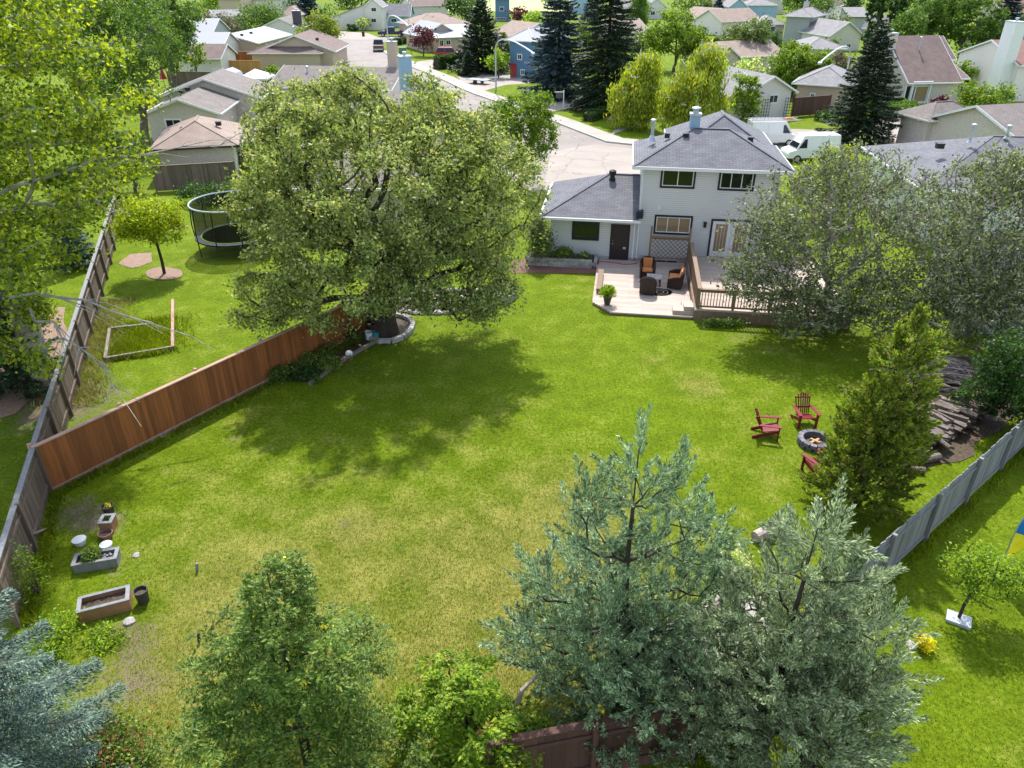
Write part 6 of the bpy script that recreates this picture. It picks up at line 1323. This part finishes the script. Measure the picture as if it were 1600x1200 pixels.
for k, (px, top) in enumerate(((1347,-30),(1360,-42),(1378,-36),(1391,-30))):
    lab = ('leftmost of the tall columnar poplars behind the large dark spruce','second from left of the tall columnar poplars','third from left of the tall columnar poplars','rightmost of the tall columnar poplars behind the large dark spruce')[k]
    btree(lab, (px, 92 - k), top, 19, 'dark', 2.0, .02, 1.0, 'columnar_poplar', 'tree', group=None, lobes=3)
def birch(label, base, top, wpx, leaf='birch', hang=2.2):
    b = P(*base); h = hgt(b, top); f = dist(b, h*.5); r = wpx/2/F*f
    ells = [(0,0,h*.55,r*.8,r*.8,h*.26),(r*.35,0,h*.78,r*.5,r*.5,h*.18),(-r*.45,0,h*.42,r*.5,r*.5,h*.16),(r*.5,-r*.2,h*.42,r*.5,r*.5,h*.16),(0,-r*.4,h*.36,r*.6,r*.5,h*.12)]
    tree(label, b, ells, [(0,0,-.1),(0,0,h*.2),(.1,0,h*.4),(0,0,h*.6),(.1,0,h*.8),(.1,0,h*.97)], leaf, .16, 230, 26000, .34, .09, .34, 'bark_birch', 'weeping_birch', 'tree', inner=.4, hang=hang*1.25, leafD=[0,0,-1.6], rt=.03)
birch('weeping birch with yellow green curtains, left of the pair', (990,200), 72, 82)
birch('weeping birch with yellow green curtains, right of the pair', (1078,212), 56, 112)
birch('far weeping birch top between the tall spruce and the maple', (992,60), -22, 32, 'green', 1.5)
hedge('clipped dark green hedge beside the red car driveway', P(682,108), P(722,104), 1.6, 1.7, 'dark')
hedge('low dark hedge on the kerbside lawn under the tall spruce', P(919,190), P(956,177), 1.0, .8, 'dark')
hedge('small clipped hedge on the far lawn, left of two', P(611,71), P(626,70), 1.2, 1.0, 'dark')
hedge('small clipped hedge on the far lawn, right of two', P(628,69), P(640,68), 1.2, 1.1, 'dark')
hedge('leafy unclipped hedge along the driveway below the bay window', P(1392,174), P(1455,194), 2.2, 1.2, 'green')
hedge('short low hedge under the tiny spruce', P(718,118), P(744,119), 1.2, .4, 'dark')
# ------------------------------------------------------------------ grass that stands up from the lawn
def blades(n, regions, key, name, label, L=(.04,.08)):
    out = []
    while sum(len(o) for o in out) < n:
        x = rng.uniform(-15.5, 17, n*2); y = rng.uniform(7.5, 34, n*2); k = rng.random(n*2) < (11 / np.hypot(x, y + 2)) ** 1.6
        if regions is not None:
            q = np.zeros(n*2)
            for cx, cy, r_, e in regions: q += e * np.clip(1 - ((x-cx)**2 + (y-cy)**2) / r_**2, 0, 1)
            k &= rng.random(n*2) < q
        c, s = math.cos(-HR), math.sin(-HR); u = (x-HO[0])*c - (y-HO[1])*s; v = (x-HO[0])*s + (y-HO[1])*c
        k &= ~((u > -2.3) & (v > -7.4)); k &= ~((u > -6.5) & (v > -2.2))
        k &= ~(((x - P(700,472).x)/3.6)**2 + ((y - P(700,472).y)/2.0)**2 < 1)
        fx = qa.x + (y - qa.y) * dq.x / dq.y; k &= (np.abs(x - fx) > .25)
        bx_ = cnr.x + (y - cnr.y) * (P(575,459,1.75).x - cnr.x) / (P(575,459,1.75).y - cnr.y); k &= (x > bx_ + .2) | (y < cnr.y)
        for pc, pr in ((c1,.75),(c2,.7),(c3,.3),(P(1272,694),.7),(P(610,515),1.4)): k &= np.hypot(x-pc.x, y-pc.y) > pr
        out.append(np.stack([x[k], y[k]], 1))
    XY = np.concatenate(out)[:n]; C = np.zeros((n, 3)); C[:, :2] = XY; l = rng.uniform(*L, (n, 1)); C[:, 2] = l[:, 0] * .4
    D = rng.normal(size=(n, 3)) * .55; D[:, 2] = 1; D = unit(D); b_ = unit(np.cross(D, rng.normal(size=(n, 3)))); wd_ = l * .22
    V = np.empty((n, 3, 3)); V[:, 0] = C - D*l*.5 - b_*wd_*.5; V[:, 1] = C - D*l*.5 + b_*wd_*.5; V[:, 2] = C + D*l*.6
    o = fast_mesh(name, V.reshape(-1, 3), 3, lf[key]); tag(o, label, 'grass', None, 'stuff')
blades(200000, None, 'grass', 'grass', 'short green grass blades standing up from the lawn')
blades(60000, [(-2.5,12.0,12,.7),(1.5,15,6,.5),(7.4,25.2,1.6,.6),(-4.6,16.8,1.3,.4)], 'hay', 'dry_grass', 'dry straw coloured blades in the lawn')

def fence_weeds(name, label, p, q, n, wd_, key='grass', L=(.10,.26)):
    p, q = Vector(p[:2]), Vector(q[:2]); d = (q-p); u = rng.random(n); nrm = Vector((-d.y, d.x)).normalized(); off = rng.normal(size=n) * wd_
    k = .35 + .65 * (np.sin(u * d.length * 1.9) * np.sin(u * d.length * .73 + 1) * .5 + .5); sel = rng.random(n) < k; u, off = u[sel], off[sel]; n = len(u)
    C = np.zeros((n, 3)); C[:, 0] = p.x + d.x*u + nrm.x*off; C[:, 1] = p.y + d.y*u + nrm.y*off; l = rng.uniform(*L, (n, 1)); C[:, 2] = l[:, 0]*.45
    D = rng.normal(size=(n, 3)) * .5; D[:, 2] = 1; D = unit(D); b_ = unit(np.cross(D, rng.normal(size=(n, 3)))); V = np.empty((n, 3, 3))
    V[:, 0] = C - D*l*.5 - b_*l*.06; V[:, 1] = C - D*l*.5 + b_*l*.06; V[:, 2] = C + D*l*.5
    tag(fast_mesh(name, V.reshape(-1, 3), 3, lf[key]), label, 'grass', None, 'stuff')
nb_ = Vector((.3, -.42, 0))
fence_weeds('weeds', 'untrimmed weeds along the foot of the brown cedar fence', cnr + nb_*.4, P(575,459,1.75) + nb_*.4, 12000, .10)
fence_weeds('weeds', 'long grass along the foot of the grey right hand fence', qa + Vector((-.15,.22,0)), qb + Vector((-.15,.22,0)), 9000, .12)
fence_weeds('weeds', 'grass tufts on the outer side of the grey right hand fence', qa + Vector((.12,-.2,0)), qb + Vector((.12,-.2,0)), 9000, .08)
fence_weeds('weeds', 'long weeds along the inner foot of the old left fence', l0 + Vector((.25,0,0)), cnr + Vector((.25,0,0)), 5000, .12)
fence_weeds('tall_grass', 'tall yellowing grass in and around the timber bed frame', P(220,560), P(235,500), 9000, .75, 'grass', (.12,.4))
fence_weeds('tall_grass', 'rough grass strip between the old fence and the bed frame', P(110,640), P(178,470), 9000, .55, 'hay', (.12,.35))
